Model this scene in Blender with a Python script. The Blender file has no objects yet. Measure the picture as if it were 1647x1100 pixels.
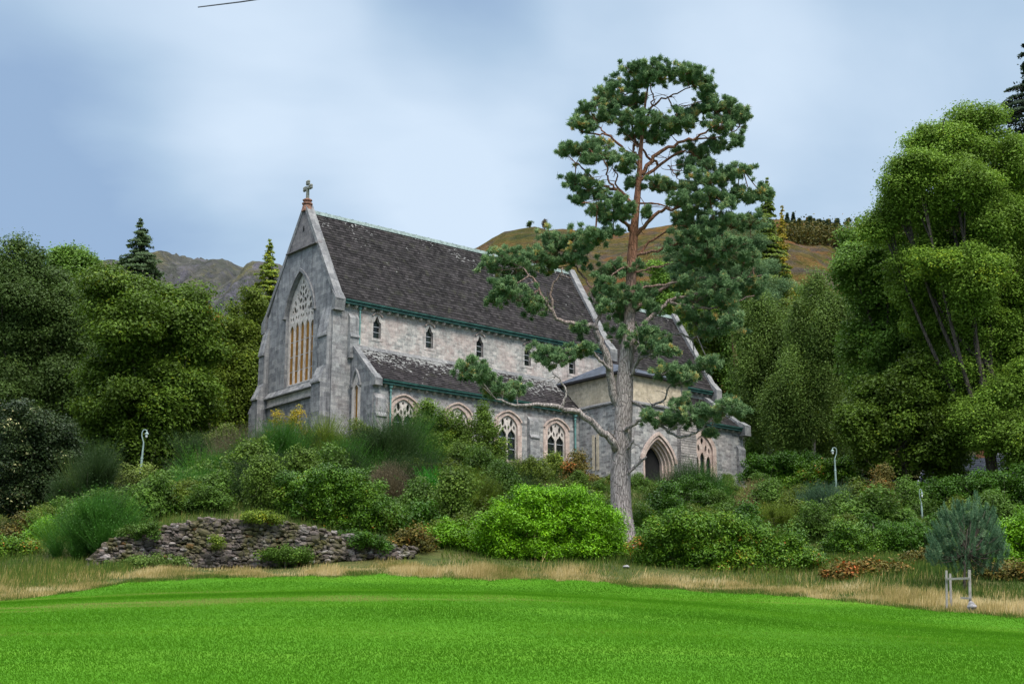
import bpy, bmesh, math, random
import numpy as np
from mathutils import Vector, Matrix
from mathutils.geometry import tessellate_polygon

R = math.radians
random.seed(7)
rng = np.random.default_rng(7)
scene = bpy.context.scene
col = scene.collection

# ------------------------------------------------------------------ camera
F_PX, IMG_W, IMG_H, PITCH = 2400.0, 1647.0, 1100.0, R(13.4057)
cam_d = bpy.data.cameras.new('camera'); cam = bpy.data.objects.new('camera', cam_d); col.objects.link(cam)
cam_d.sensor_width = 36.0; cam_d.lens = 36.0 * F_PX / IMG_W
cam_d.clip_start = 0.1; cam_d.clip_end = 20000
cam.location = (0, 0, 0); cam.rotation_euler = (R(90) + PITCH, 0, 0)
scene.camera = cam

# ------------------------------------------------------------------ world, sun, exposure
SUN_EL, SUN_AZ = R(52), R(150)          # azimuth measured clockwise from +y (view direction)
scene.view_settings.view_transform = 'Standard'; scene.view_settings.look = 'None'
scene.view_settings.exposure = 0.7; scene.view_settings.gamma = 1.0
try: scene.view_settings.use_curve_mapping = False
except Exception: pass
world = bpy.data.worlds.new('World'); scene.world = world; world.use_nodes = True
wn, wl = world.node_tree.nodes, world.node_tree.links
wn.clear()
def wnode(t, **k):
    n = wn.new(t)
    for a, b in k.items(): setattr(n, a, b)
    return n
sky = wnode('ShaderNodeTexSky', sky_type='NISHITA', sun_disc=False)
sky.sun_elevation = SUN_EL; sky.sun_rotation = SUN_AZ; sky.air_density = 1.0; sky.dust_density = 1.0
geo = wnode('ShaderNodeTexCoord')
sep = wnode('ShaderNodeSeparateXYZ'); wl.new(geo.outputs['Generated'], sep.inputs[0])
# flat cloud deck: direction projected onto a plane overhead
zc = wnode('ShaderNodeMath', operation='MAXIMUM'); wl.new(sep.outputs['Z'], zc.inputs[0]); zc.inputs[1].default_value = 0.0
za = wnode('ShaderNodeMath', operation='ADD'); wl.new(zc.outputs[0], za.inputs[0]); za.inputs[1].default_value = 0.22
dv = wnode('ShaderNodeVectorMath', operation='DIVIDE'); wl.new(geo.outputs['Generated'], dv.inputs[0])
cb = wnode('ShaderNodeCombineXYZ')
for i in range(3): wl.new(za.outputs[0], cb.inputs[i])
wl.new(cb.outputs[0], dv.inputs[1])
mp = wnode('ShaderNodeMapping'); wl.new(dv.outputs[0], mp.inputs[0])
mp.inputs['Location'].default_value = (0.35, 0.2, 0.0); mp.inputs['Scale'].default_value = (1.0, 0.9, 0.0)
n1 = wnode('ShaderNodeTexNoise'); wl.new(mp.outputs[0], n1.inputs['Vector'])
n1.inputs['Scale'].default_value = 1.5; n1.inputs['Detail'].default_value = 6.0; n1.inputs['Roughness'].default_value = 0.52
n1.inputs['Distortion'].default_value = 0.35
# brighter banks in the cloud, each round a compass direction (x right, y ahead, z up), their edges broken up by the noise
n2 = wnode('ShaderNodeTexNoise'); wl.new(dv.outputs[0], n2.inputs['Vector']); n2.inputs['Scale'].default_value = 1.6; n2.inputs['Detail'].default_value = 4; n2.inputs['Roughness'].default_value = .5
ws = wnode('ShaderNodeVectorMath', operation='MULTIPLY_ADD'); wl.new(n2.outputs['Color'], ws.inputs[0]); ws.inputs[1].default_value = (.16, .16, .12); wl.new(geo.outputs['Generated'], ws.inputs[2])
wv = wnode('ShaderNodeVectorMath', operation='SUBTRACT'); wl.new(ws.outputs[0], wv.inputs[0]); wv.inputs[1].default_value = (.08, .08, .06)
wn_ = wnode('ShaderNodeVectorMath', operation='NORMALIZE'); wl.new(wv.outputs[0], wn_.inputs[0])
fac = n1.outputs['Fac']
for d_, rad_, amt_ in (((-.10, .92, .375), 8.5, .20), ((-.19, .90, .40), 6.5, .18), ((-.045, .93, .345), 5.5, .20), ((.10, .91, .40), 8, .20), ((.20, .92, .36), 8, .12), ((-.32, .90, .31), 9, -.22), ((-.03, .90, .425), 4.5, -.22), ((-.12, .95, .28), 6, -.06), ((.27, .92, .28), 7, -.05)):
    dt = wnode('ShaderNodeVectorMath', operation='DOT_PRODUCT'); wl.new(wn_.outputs[0], dt.inputs[0]); dt.inputs[1].default_value = Vector(d_).normalized()
    mr = wnode('ShaderNodeMapRange', interpolation_type='SMOOTHSTEP'); wl.new(dt.outputs['Value'], mr.inputs[0])
    mr.inputs[1].default_value = math.cos(R(rad_)); mr.inputs[2].default_value = 1.0; mr.inputs[3].default_value = 0.0; mr.inputs[4].default_value = amt_
    ad = wnode('ShaderNodeMath', operation='ADD'); wl.new(fac, ad.inputs[0]); wl.new(mr.outputs[0], ad.inputs[1]); fac = ad.outputs[0]
cr = wnode('ShaderNodeValToRGB'); wl.new(fac, cr.inputs[0])
e = cr.color_ramp.elements
e[0].position = 0.30; e[0].color = (2.0, 2.88, 4.2, 1)
e[1].position = 0.84; e[1].color = (4.4, 5.25, 6.2, 1)
m_ = cr.color_ramp.elements.new(0.52); m_.color = (2.85, 3.82, 4.95, 1)
# brighter overhead, as in overcast, and raised further out of view to light the ground
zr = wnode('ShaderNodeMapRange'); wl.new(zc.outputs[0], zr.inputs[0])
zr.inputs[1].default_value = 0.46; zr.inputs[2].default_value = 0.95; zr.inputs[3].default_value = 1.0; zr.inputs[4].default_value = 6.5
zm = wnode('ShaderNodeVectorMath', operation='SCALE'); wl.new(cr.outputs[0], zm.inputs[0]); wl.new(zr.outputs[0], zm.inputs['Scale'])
zw = wnode('ShaderNodeMapRange'); wl.new(zc.outputs[0], zw.inputs[0]); zw.inputs[1].default_value = 0.46; zw.inputs[2].default_value = 0.75; zw.inputs[3].default_value = 0.0; zw.inputs[4].default_value = 0.85
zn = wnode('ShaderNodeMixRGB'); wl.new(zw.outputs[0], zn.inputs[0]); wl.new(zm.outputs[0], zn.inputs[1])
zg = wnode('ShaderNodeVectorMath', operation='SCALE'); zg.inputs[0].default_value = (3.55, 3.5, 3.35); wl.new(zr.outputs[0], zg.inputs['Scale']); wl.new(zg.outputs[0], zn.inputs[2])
mx = wnode('ShaderNodeMixRGB'); mx.inputs[0].default_value = 0.9
wl.new(sky.outputs[0], mx.inputs[1]); wl.new(zn.outputs[0], mx.inputs[2])
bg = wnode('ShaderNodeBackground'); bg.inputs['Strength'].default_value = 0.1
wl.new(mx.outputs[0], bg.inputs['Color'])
wo = wnode('ShaderNodeOutputWorld'); wl.new(bg.outputs[0], wo.inputs[0])
sun_d = bpy.data.lights.new('sun', 'SUN'); sun_d.energy = 2.0; sun_d.angle = R(22); sun_d.color = (1.0, 0.93, 0.82)
sun = bpy.data.objects.new('sun', sun_d); col.objects.link(sun)
sd = Vector((math.sin(SUN_AZ) * math.cos(SUN_EL), math.cos(SUN_AZ) * math.cos(SUN_EL), math.sin(SUN_EL)))
sun.rotation_euler = sd.to_track_quat('Z', 'Y').to_euler()

# ------------------------------------------------------------------ helpers
CP, SP = math.cos(PITCH), math.sin(PITCH)
def w(px, py, Y):
    """world point seen at pixel (px, py) of the 1647x1100 photograph, Y metres ahead of the camera"""
    dx, dz = (px - IMG_W / 2) / F_PX, (IMG_H / 2 - py) / F_PX
    d = np.array([dx, CP - dz * SP, SP + dz * CP])
    return d * (Y / d[1])
def ppm(Y): return F_PX / Y * CP        # photo pixels per metre, roughly
def tag(o, label=None, cat=None, group=None, kind=None):
    if label: o['label'] = label
    if cat: o['category'] = cat
    if group: o['group'] = group
    if kind: o['kind'] = kind
    return o
def empty(name, loc, rz=0.0, parent=None):
    o = bpy.data.objects.new(name, None); col.objects.link(o); o.location = tuple(loc); o.rotation_euler = (0, 0, rz)
    o.empty_display_size = 0.3
    if parent: o.parent = parent
    return o
def copy_tree(o, parent=None):
    c = o.copy(); col.objects.link(c)
    if parent: c.parent = parent
    for ch in [x for x in bpy.data.objects if x.parent == o]: copy_tree(ch, c)
    return c
def link(name, me, mat, parent=None):
    o = bpy.data.objects.new(name, me); col.objects.link(o)
    if mat: me.materials.append(mat)
    if parent: o.parent = parent
    return o
def poly_mesh(name, V, nv, mat, parent=None, tint=None, smooth=False, origin=None):
    """V (N, nv, 3): N separate polygons of nv corners"""
    V = np.asarray(V, dtype=np.float32); N = V.shape[0]
    if origin is not None: V = V - np.asarray(origin, dtype=np.float32)
    me = bpy.data.meshes.new(name)
    me.vertices.add(N * nv); me.vertices.foreach_set('co', V.reshape(-1))
    me.loops.add(N * nv); me.loops.foreach_set('vertex_index', np.arange(N * nv, dtype=np.int32))
    me.polygons.add(N); me.polygons.foreach_set('loop_start', np.arange(0, N * nv, nv, dtype=np.int32))
    try: me.polygons.foreach_set('loop_total', np.full(N, nv, dtype=np.int32))
    except Exception: pass
    if tint is not None:
        a = me.attributes.new('tint', 'FLOAT', 'FACE'); a.data.foreach_set('value', np.asarray(tint, dtype=np.float32))
    me.update(calc_edges=True)
    return link(name, me, mat, parent)
def idx_mesh(name, V, Fc, mat, parent=None, smooth=False, tint=None):
    me = bpy.data.meshes.new(name); me.from_pydata([tuple(map(float, v)) for v in V], [], Fc); me.update()
    if smooth: me.polygons.foreach_set('use_smooth', [True] * len(me.polygons))
    if tint is not None:
        a = me.attributes.new('tint', 'FLOAT', 'FACE'); a.data.foreach_set('value', np.asarray(tint, dtype=np.float32))
    return link(name, me, mat, parent)

# ------------------------------------------------------------------ materials
def new_mat(name):
    m = bpy.data.materials.new(name); m.use_nodes = True
    nt = m.node_tree; nt.nodes.clear()
    out = nt.nodes.new('ShaderNodeOutputMaterial'); b = nt.nodes.new('ShaderNodeBsdfPrincipled')
    nt.links.new(b.outputs[0], out.inputs[0])
    return m, nt, b, out
def N(nt, t, **k):
    n = nt.nodes.new(t)
    for a, v in k.items():
        if a.startswith('i_'): n.inputs[a[2:].replace('_', ' ')].default_value = v
        else: setattr(n, a, v)
    return n
def ramp(nt, fac, stops):
    r = nt.nodes.new('ShaderNodeValToRGB'); nt.links.new(fac, r.inputs[0]); els = r.color_ramp.elements
    while len(els) < len(stops): els.new(0.5)
    for el, (p, c) in zip(els, stops): el.position = p; el.color = (*c, 1) if len(c) == 3 else c
    return r.outputs[0]
def mix(nt, f, a, b, mode='MIX'):
    m = nt.nodes.new('ShaderNodeMixRGB'); m.blend_type = mode
    for s, v in ((0, f), (1, a), (2, b)):
        if hasattr(v, 'links'): nt.links.new(v, m.inputs[s])
        elif isinstance(v, (int, float)): m.inputs[s].default_value = v
        else: m.inputs[s].default_value = (*v, 1)
    return m.outputs[0]
def bump(nt, b, h, strength=0.3, dist=0.05):
    n = nt.nodes.new('ShaderNodeBump'); n.inputs['Strength'].default_value = strength; n.inputs['Distance'].default_value = dist
    nt.links.new(h, n.inputs['Height']); nt.links.new(n.outputs[0], b.inputs['Normal'])
def noise(nt, vec, scale, detail=4, rough=0.55, dist=0.0):
    n = nt.nodes.new('ShaderNodeTexNoise')
    if vec is not None: nt.links.new(vec, n.inputs['Vector'])
    n.inputs['Scale'].default_value = scale; n.inputs['Detail'].default_value = detail; n.inputs['Roughness'].default_value = rough
    n.inputs['Distortion'].default_value = dist
    return n.outputs['Fac']
def leaf_mat(name, stops, rough=0.55, trans=0.32, spec=0.2, gain=(1.7, 1.5, 1.0)):
    m, nt, b, out = new_mat(name)
    at = N(nt, 'ShaderNodeAttribute', attribute_name='tint')
    stops = [(q, tuple(min(.8, x * g) for x, g in zip(cc, gain))) for q, cc in stops]
    c = ramp(nt, at.outputs['Fac'], stops)
    nt.links.new(c, b.inputs['Base Color']); b.inputs['Roughness'].default_value = rough
    b.inputs['Specular IOR Level'].default_value = spec
    t = nt.nodes.new('ShaderNodeBsdfTranslucent'); nt.links.new(c, t.inputs[0])
    ms = nt.nodes.new('ShaderNodeMixShader'); ms.inputs[0].default_value = trans
    nt.links.new(b.outputs[0], ms.inputs[1]); nt.links.new(t.outputs[0], ms.inputs[2]); nt.links.new(ms.outputs[0], out.inputs[0])
    return m
def green(name, base, var=0.45, warm=(1.5, 1.15, 0.6), **k):
    """ramp from a dark to a light variant of one leaf colour, a few warm ones at the end"""
    b = np.array(base)
    st = [(0.0, tuple(b * (1 - var))), (0.5, tuple(b)), (0.85, tuple(np.minimum(b * (1 + var * 1.1), 0.8))), (1.0, tuple(np.minimum(b * np.array(warm) * 1.3, 0.8)))]
    return leaf_mat(name, st, **k)
def plain(name, c, rough=0.6, spec=0.3, metal=0.0, var=0.15, scale=6.0, bmp=0.0):
    m, nt, b, out = new_mat(name)
    tc = N(nt, 'ShaderNodeTexCoord'); f = noise(nt, tc.outputs['Object'], scale, 5)
    c = np.array(c)
    nt.links.new(ramp(nt, f, [(0.3, tuple(c * (1 - var))), (0.7, tuple(np.minimum(c * (1 + var), 1)))]), b.inputs['Base Color'])
    b.inputs['Roughness'].default_value = rough; b.inputs['Specular IOR Level'].default_value = spec; b.inputs['Metallic'].default_value = metal
    if bmp: bump(nt, b, f, bmp, 0.03)
    return m

def stone_mat(name, cols, bw=0.5, bh=0.26, mortar=(0.30, 0.29, 0.28), pink=0.0, stain=0.5, distort=0.035, bstr=0.5, lichen=0.0):
    m, nt, b, out = new_mat(name)
    uv = N(nt, 'ShaderNodeUVMap')
    tc = N(nt, 'ShaderNodeTexCoord')
    nz = nt.nodes.new('ShaderNodeTexNoise'); nt.links.new(uv.outputs[0], nz.inputs['Vector']); nz.inputs['Scale'].default_value = 2.2; nz.inputs['Detail'].default_value = 3
    sb = N(nt, 'ShaderNodeVectorMath', operation='SUBTRACT'); nt.links.new(nz.outputs['Color'], sb.inputs[0]); sb.inputs[1].default_value = (.5, .5, .5)
    sc = N(nt, 'ShaderNodeVectorMath', operation='SCALE'); nt.links.new(sb.outputs[0], sc.inputs[0]); sc.inputs['Scale'].default_value = distort * 4
    ad = N(nt, 'ShaderNodeVectorMath', operation='ADD'); nt.links.new(uv.outputs[0], ad.inputs[0]); nt.links.new(sc.outputs[0], ad.inputs[1])
    br = N(nt, 'ShaderNodeTexBrick'); nt.links.new(ad.outputs[0], br.inputs['Vector'])
    br.inputs['Scale'].default_value = 1.0; br.inputs['Brick Width'].default_value = bw; br.inputs['Row Height'].default_value = bh
    br.inputs['Mortar Size'].default_value = 0.014; br.inputs['Mortar Smooth'].default_value = 0.2; br.inputs['Bias'].default_value = 0.0
    br.offset = 0.5; br.squash = 0.7; br.squash_frequency = 3
    br.inputs['Color1'].default_value = (0, 0, 0, 1); br.inputs['Color2'].default_value = (1, 1, 1, 1); br.inputs['Mortar'].default_value = (.5, .5, .5, 1)
    c1 = ramp(nt, br.outputs['Color'], cols)
    big = noise(nt, uv.outputs[0], 0.55, 5, 0.6, 0.4); mid = noise(nt, uv.outputs[0], 2.6, 6, 0.65, 0.3); fine = noise(nt, uv.outputs[0], 13, 4, 0.7)
    c2 = mix(nt, br.outputs['Fac'], c1, mortar)
    c3 = mix(nt, 0.5, c2, ramp(nt, mid, [(0.36, (0.5, 0.5, 0.52)), (0.5, (0.95, 0.95, 0.95)), (0.66, (1.3, 1.29, 1.27))]), 'MULTIPLY')
    c4 = mix(nt, 0.65, c3, ramp(nt, fine, [(0.3, (0.6, 0.6, 0.6)), (0.7, (1.35, 1.35, 1.35))]), 'MULTIPLY')
    # streaks of weathering that run down the wall
    mpn = N(nt, 'ShaderNodeMapping'); nt.links.new(uv.outputs[0], mpn.inputs[0]); mpn.inputs['Scale'].default_value = (2.0, 0.22, 1)
    stf = noise(nt, mpn.outputs[0], 1.3, 6, 0.65)
    c5 = mix(nt, stain, c4, ramp(nt, stf, [(0.33, (0.42, 0.42, 0.44)), (0.52, (1, 1, 1)), (0.8, (1.2, 1.2, 1.2))]), 'MULTIPLY')
    if pink:
        pf = ramp(nt, big, [(0.45, (0, 0, 0)), (0.62, (1, 1, 1))])
        pm = N(nt, 'ShaderNodeMath', operation='MULTIPLY'); nt.links.new(pf, pm.inputs[0]); pm.inputs[1].default_value = pink
        c5 = mix(nt, pm.outputs[0], c5, mix(nt, 0.5, c5, (0.52, 0.33, 0.29)))
    if lichen:
        lf = ramp(nt, noise(nt, uv.outputs[0], 4.5, 7, 0.75, 0.8), [(0.56, (0, 0, 0)), (0.62, (1, 1, 1))])
        lm = N(nt, 'ShaderNodeMath', operation='MULTIPLY'); nt.links.new(lf, lm.inputs[0]); lm.inputs[1].default_value = lichen
        c5 = mix(nt, lm.outputs[0], c5, (0.50, 0.52, 0.50))
        mf = ramp(nt, noise(nt, uv.outputs[0], 2.1, 7, 0.75, 0.9), [(0.60, (0, 0, 0)), (0.70, (1, 1, 1))])
        mm = N(nt, 'ShaderNodeMath', operation='MULTIPLY'); nt.links.new(mf, mm.inputs[0]); mm.inputs[1].default_value = lichen
        c5 = mix(nt, mm.outputs[0], c5, (0.15, 0.21, 0.19))
    nt.links.new(c5, b.inputs['Base Color']); b.inputs['Roughness'].default_value = 0.9; b.inputs['Specular IOR Level'].default_value = 0.2
    h = N(nt, 'ShaderNodeMath', operation='MULTIPLY_ADD'); nt.links.new(br.outputs['Fac'], h.inputs[0]); h.inputs[1].default_value = -0.6; nt.links.new(fine, h.inputs[2])
    h2 = N(nt, 'ShaderNodeMath', operation='ADD'); nt.links.new(h.outputs[0], h2.inputs[0]); nt.links.new(mid, h2.inputs[1])
    bump(nt, b, h2.outputs[0], bstr, 0.05)
    return m

def slate_mat(name, lo, hi, lichen_top=0.5, pale=0.0, course=0.28):
    m, nt, b, out = new_mat(name)
    uv = N(nt, 'ShaderNodeUVMap')
    br = N(nt, 'ShaderNodeTexBrick'); nt.links.new(uv.outputs[0], br.inputs['Vector'])
    br.inputs['Scale'].default_value = 1.0; br.inputs['Brick Width'].default_value = 0.3; br.inputs['Row Height'].default_value = course
    br.inputs['Mortar Size'].default_value = 0.008; br.offset = 0.5
    br.inputs['Color1'].default_value = (0, 0, 0, 1); br.inputs['Color2'].default_value = (1, 1, 1, 1); br.inputs['Mortar'].default_value = (0, 0, 0, 1)
    lo, hi = np.array(lo), np.array(hi)
    c1 = ramp(nt, br.outputs['Color'], [(0, tuple(lo)), (0.55, tuple((lo + hi) / 2)), (1, tuple(hi))])
    big = noise(nt, uv.outputs[0], 0.5, 6, 0.65, 0.5); mid = noise(nt, uv.outputs[0], 3.5, 6, 0.7)
    c2 = mix(nt, 0.7, c1, ramp(nt, big, [(0.3, (0.55, 0.58, 0.55)), (0.55, (1, 1, 1)), (0.75, (1.4, 1.34, 1.33))]), 'MULTIPLY')
    c3 = mix(nt, 0.6, c2, ramp(nt, mid, [(0.3, (0.6, 0.6, 0.6)), (0.7, (1.4, 1.4, 1.4))]), 'MULTIPLY')
    # moss, and pale lichen patches that gather towards the top of the slope
    mo = ramp(nt, noise(nt, uv.outputs[0], 1.3, 6, 0.7, 0.6), [(0.55, (0, 0, 0)), (0.72, (1, 1, 1))])
    c3 = mix(nt, mix(nt, 0.6, (0, 0, 0), mo), c3, (0.055, 0.058, 0.035))
    sx = N(nt, 'ShaderNodeSeparateXYZ'); nt.links.new(uv.outputs[0], sx.inputs[0])
    vo = noise(nt, uv.outputs[0], 3.4, 5, 0.72, 0.3)
    rg = N(nt, 'ShaderNodeMapRange'); nt.links.new(sx.outputs['Y'], rg.inputs[0])
    rg.inputs[1].default_value = 0.0; rg.inputs[2].default_value = 1.0; rg.inputs[3].default_value = 0.0; rg.inputs[4].default_value = 1.0; rg.clamp = False
    # uv.y counts metres up from the eave
    th = N(nt, 'ShaderNodeMath', operation='MULTIPLY_ADD'); nt.links.new(rg.outputs[0], th.inputs[0]); th.inputs[1].default_value = lichen_top; nt.links.new(vo, th.inputs[2])
    pa = noise(nt, uv.outputs[0], 0.35, 3, 0.6)
    th2 = N(nt, 'ShaderNodeMath', operation='MULTIPLY_ADD'); nt.links.new(pa, th2.inputs[0]); th2.inputs[1].default_value = 0.5; nt.links.new(th.outputs[0], th2.inputs[2])
    lr = N(nt, 'ShaderNodeMapRange'); nt.links.new(th2.outputs[0], lr.inputs[0]); lr.inputs[1].default_value = pale; lr.inputs[2].default_value = pale + 0.035
    lf = lr.outputs[0]
    c4 = mix(nt, mix(nt, 0.85, (0, 0, 0), lf), c3, (0.33, 0.33, 0.325))
    nt.links.new(c4, b.inputs['Base Color']); b.inputs['Roughness'].default_value = 0.85; b.inputs['Specular IOR Level'].default_value = 0.1
    bump(nt, b, mid, 0.35, 0.03)
    return m

M = {}
M['ashlar'] = stone_mat('ashlar_stone', [(0, (0.20, 0.203, 0.21)), (0.5, (0.28, 0.283, 0.29)), (1, (0.37, 0.368, 0.366))], 0.6, 0.25, (0.34, 0.34, 0.34), stain=0.65, pink=0.15)
M['gable'] = stone_mat('smooth_grey_stone', [(0, (0.17, 0.172, 0.182)), (0.5, (0.235, 0.237, 0.247)), (1, (0.315, 0.312, 0.312))], 0.7, 0.33, (0.24, 0.24, 0.26), stain=0.85, bstr=0.3)
M['gable_top'] = stone_mat('stained_gable_stone', [(0, (0.15, 0.14, 0.145)), (1, (0.23, 0.21, 0.21))], 0.7, 0.33, (0.17, 0.16, 0.17), stain=0.9, bstr=0.3)
M['rubble'] = stone_mat('grey_rubble_stone', [(0, (0.17, 0.172, 0.178)), (0.3, (0.26, 0.262, 0.268)), (0.7, (0.35, 0.35, 0.35)), (1, (0.48, 0.465, 0.45))], 0.52, 0.2, (0.36, 0.36, 0.36), pink=0.2, stain=0.6, lichen=0.3)
M['clere'] = stone_mat('pale_clerestory_stone', [(0, (0.27, 0.275, 0.27)), (0.45, (0.40, 0.39, 0.375)), (1, (0.58, 0.545, 0.52))], 0.5, 0.2, (0.50, 0.46, 0.43), pink=0.55, stain=0.5, lichen=0.75)
M['dress'] = stone_mat('pink_dressed_stone', [(0, (0.46, 0.35, 0.31)), (0.5, (0.54, 0.42, 0.37)), (1, (0.60, 0.49, 0.44))], 0.6, 0.4, (0.44, 0.36, 0.33), stain=0.3, bstr=0.2)
M['pale'] = stone_mat('pale_tracery_stone', [(0, (0.52, 0.47, 0.43)), (1, (0.64, 0.58, 0.54))], 0.8, 0.6, (0.5, 0.46, 0.43), stain=0.35, bstr=0.2)
M['render'] = stone_mat('cream_blockwork', [(0, (0.46, 0.39, 0.29)), (0.5, (0.52, 0.445, 0.335)), (1, (0.57, 0.49, 0.38))], 0.45, 0.22, (0.5, 0.43, 0.34), stain=0.3, bstr=0.2)
M['coping'] = stone_mat('coping_stone', [(0, (0.16, 0.162, 0.17)), (1, (0.27, 0.268, 0.27))], 0.9, 0.6, (0.25, 0.25, 0.27), stain=0.5, lichen=0.3, bstr=0.3)
M['rock'] = stone_mat('rock_faced_block', [(0, (0.26, 0.245, 0.24)), (1, (0.44, 0.40, 0.385))], 1.8, 0.38, (0.10, 0.095, 0.09), stain=0.5, bstr=0.9, distort=0.02)
M['slate'] = slate_mat('brown_slate', (0.015, 0.0135, 0.0145), (0.050, 0.045, 0.047), lichen_top=0.016, pale=1.01)
M['slate_aisle'] = slate_mat('lichened_slate', (0.017, 0.015, 0.017), (0.055, 0.049, 0.052), lichen_top=0.07, pale=0.985)
M['slate_new'] = slate_mat('blue_slate', (0.055, 0.065, 0.09), (0.085, 0.10, 0.13), lichen_top=0.0, pale=1.6)
M['ridge'] = plain('verdigris_ridge', (0.21, 0.265, 0.255), 0.75, spec=.1, var=0.45)
M['gutter'] = plain('green_gutter_paint', (0.028, 0.085, 0.075), 0.45, var=0.4, scale=3)
M['pipe'] = plain('pale_green_pipe_paint', (0.13, 0.27, 0.26), 0.5, var=0.3, scale=3)
M['dark'] = plain('painted_opening_shade', (0.012, 0.012, 0.013), 0.9, var=0.3)  # near-black colour standing in for the shade inside openings
M['ochre'] = plain('ochre_boarding', (0.29, 0.135, 0.02), 0.6, var=0.35, scale=2)
M['lead'] = plain('lead_flashing', (0.5, 0.53, 0.58), 0.5, var=0.2)
m, nt, b, out = new_mat('dark_window_glass')
tc = N(nt, 'ShaderNodeTexCoord'); f = noise(nt, tc.outputs['Object'], 2.0, 3)
nt.links.new(ramp(nt, f, [(0.35, (0.006, 0.008, 0.009)), (0.7, (0.022, 0.032, 0.026))]), b.inputs['Base Color']); b.inputs['Roughness'].default_value = 0.12; b.inputs['Specular IOR Level'].default_value = 0.35
bump(nt, b, noise(nt, tc.outputs['Object'], 7.0, 2), 0.08, 0.02)
M['glass'] = m
M['wood'] = plain('weathered_wood', (0.27, 0.255, 0.235), 0.8, var=0.25, scale=9)
M['lamp'] = plain('lamp_green_paint', (0.23, 0.31, 0.295), 0.5, var=0.25, scale=4)
M['lampglass'] = plain('milky_lamp_glass', (0.75, 0.77, 0.78), 0.25, var=0.05)
M['barge'] = plain('white_bargeboard', (0.75, 0.76, 0.78), 0.5, var=0.05)
M['brick'] = plain('orange_chimney_brick', (0.45, 0.22, 0.13), 0.8, var=0.25)
M['cable'] = plain('black_cable', (0.02, 0.02, 0.025), 0.5)

def bark_mat(name, lo, hi, z0=None, z1=None, scale=7.0):
    m, nt, b, out = new_mat(name)
    tc = N(nt, 'ShaderNodeTexCoord')
    mpn = N(nt, 'ShaderNodeMapping'); nt.links.new(tc.outputs['Object'], mpn.inputs[0]); mpn.inputs['Scale'].default_value = (1, 1, 0.28)
    f = noise(nt, mpn.outputs[0], scale, 7, 0.7, 0.6)
    vo = N(nt, 'ShaderNodeTexVoronoi', feature='DISTANCE_TO_EDGE'); nt.links.new(mpn.outputs[0], vo.inputs['Vector']); vo.inputs['Scale'].default_value = scale
    lo, hi = np.array(lo), np.array(hi)
    cl = ramp(nt, f, [(0.3, tuple(lo * 0.45)), (0.52, tuple(lo)), (0.72, tuple(np.minimum(lo * 1.7, 0.8)))])
    ch = ramp(nt, f, [(0.3, tuple(hi * 0.4)), (0.52, tuple(hi)), (0.72, tuple(np.minimum(hi * 1.5, 0.8)))])
    if z0 is not None:
        sx = N(nt, 'ShaderNodeSeparateXYZ'); nt.links.new(tc.outputs['Object'], sx.inputs[0])
        nb = noise(nt, tc.outputs['Object'], 0.7, 4)
        ml = N(nt, 'ShaderNodeMath', operation='MULTIPLY_ADD'); nt.links.new(nb, ml.inputs[0]); ml.inputs[1].default_value = 6.0; nt.links.new(sx.outputs['Z'], ml.inputs[2])
        rg = N(nt, 'ShaderNodeMapRange'); nt.links.new(ml.outputs[0], rg.inputs[0]); rg.inputs[1].default_value = z0 + 3; rg.inputs[2].default_value = z1 + 3
        c = mix(nt, rg.outputs[0], cl, ch)
    else: c = cl
    crk = ramp(nt, vo.outputs['Distance'], [(0.0, (0.35, 0.33, 0.32)), (0.12, (1, 1, 1))])
    c = mix(nt, 0.7, c, crk, 'MULTIPLY')
    nt.links.new(c, b.inputs['Base Color']); b.inputs['Roughness'].default_value = 0.9; b.inputs['Specular IOR Level'].default_value = 0.15
    hs = N(nt, 'ShaderNodeMath', operation='MULTIPLY_ADD'); nt.links.new(crk, hs.inputs[0]); hs.inputs[1].default_value = 0.8; nt.links.new(f, hs.inputs[2])
    bump(nt, b, hs.outputs[0], 0.8, 0.08)
    return m
M['bark_pine'] = bark_mat('scots_pine_bark', (0.40, 0.35, 0.335), (0.27, 0.135, 0.085), 9.5, 15.0, 9)
M['bark'] = bark_mat('grey_brown_bark', (0.10, 0.085, 0.07), (0.1, 0.085, 0.07), scale=6)
M['bark_pale'] = bark_mat('pale_birch_bark', (0.30, 0.28, 0.26), (0.3, 0.28, 0.26), scale=6)

# ================================================================== CHURCH
# local axes: x along the nave (to the right and away), y across the gable (to the left and away), z up; heights below are
# given relative to the nave eave and GZ is the eave's height above the church's ground
GZ = 12.4
CH = np.array([-12.4908, 100.8437, 27.0745 - GZ]); CH_ROT = R(90 - 50.2683)
church = empty('church', CH, CH_ROT)
tag(church, 'grey stone Gothic church with steep slate roof on the bank above the lawn', 'church')

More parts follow.
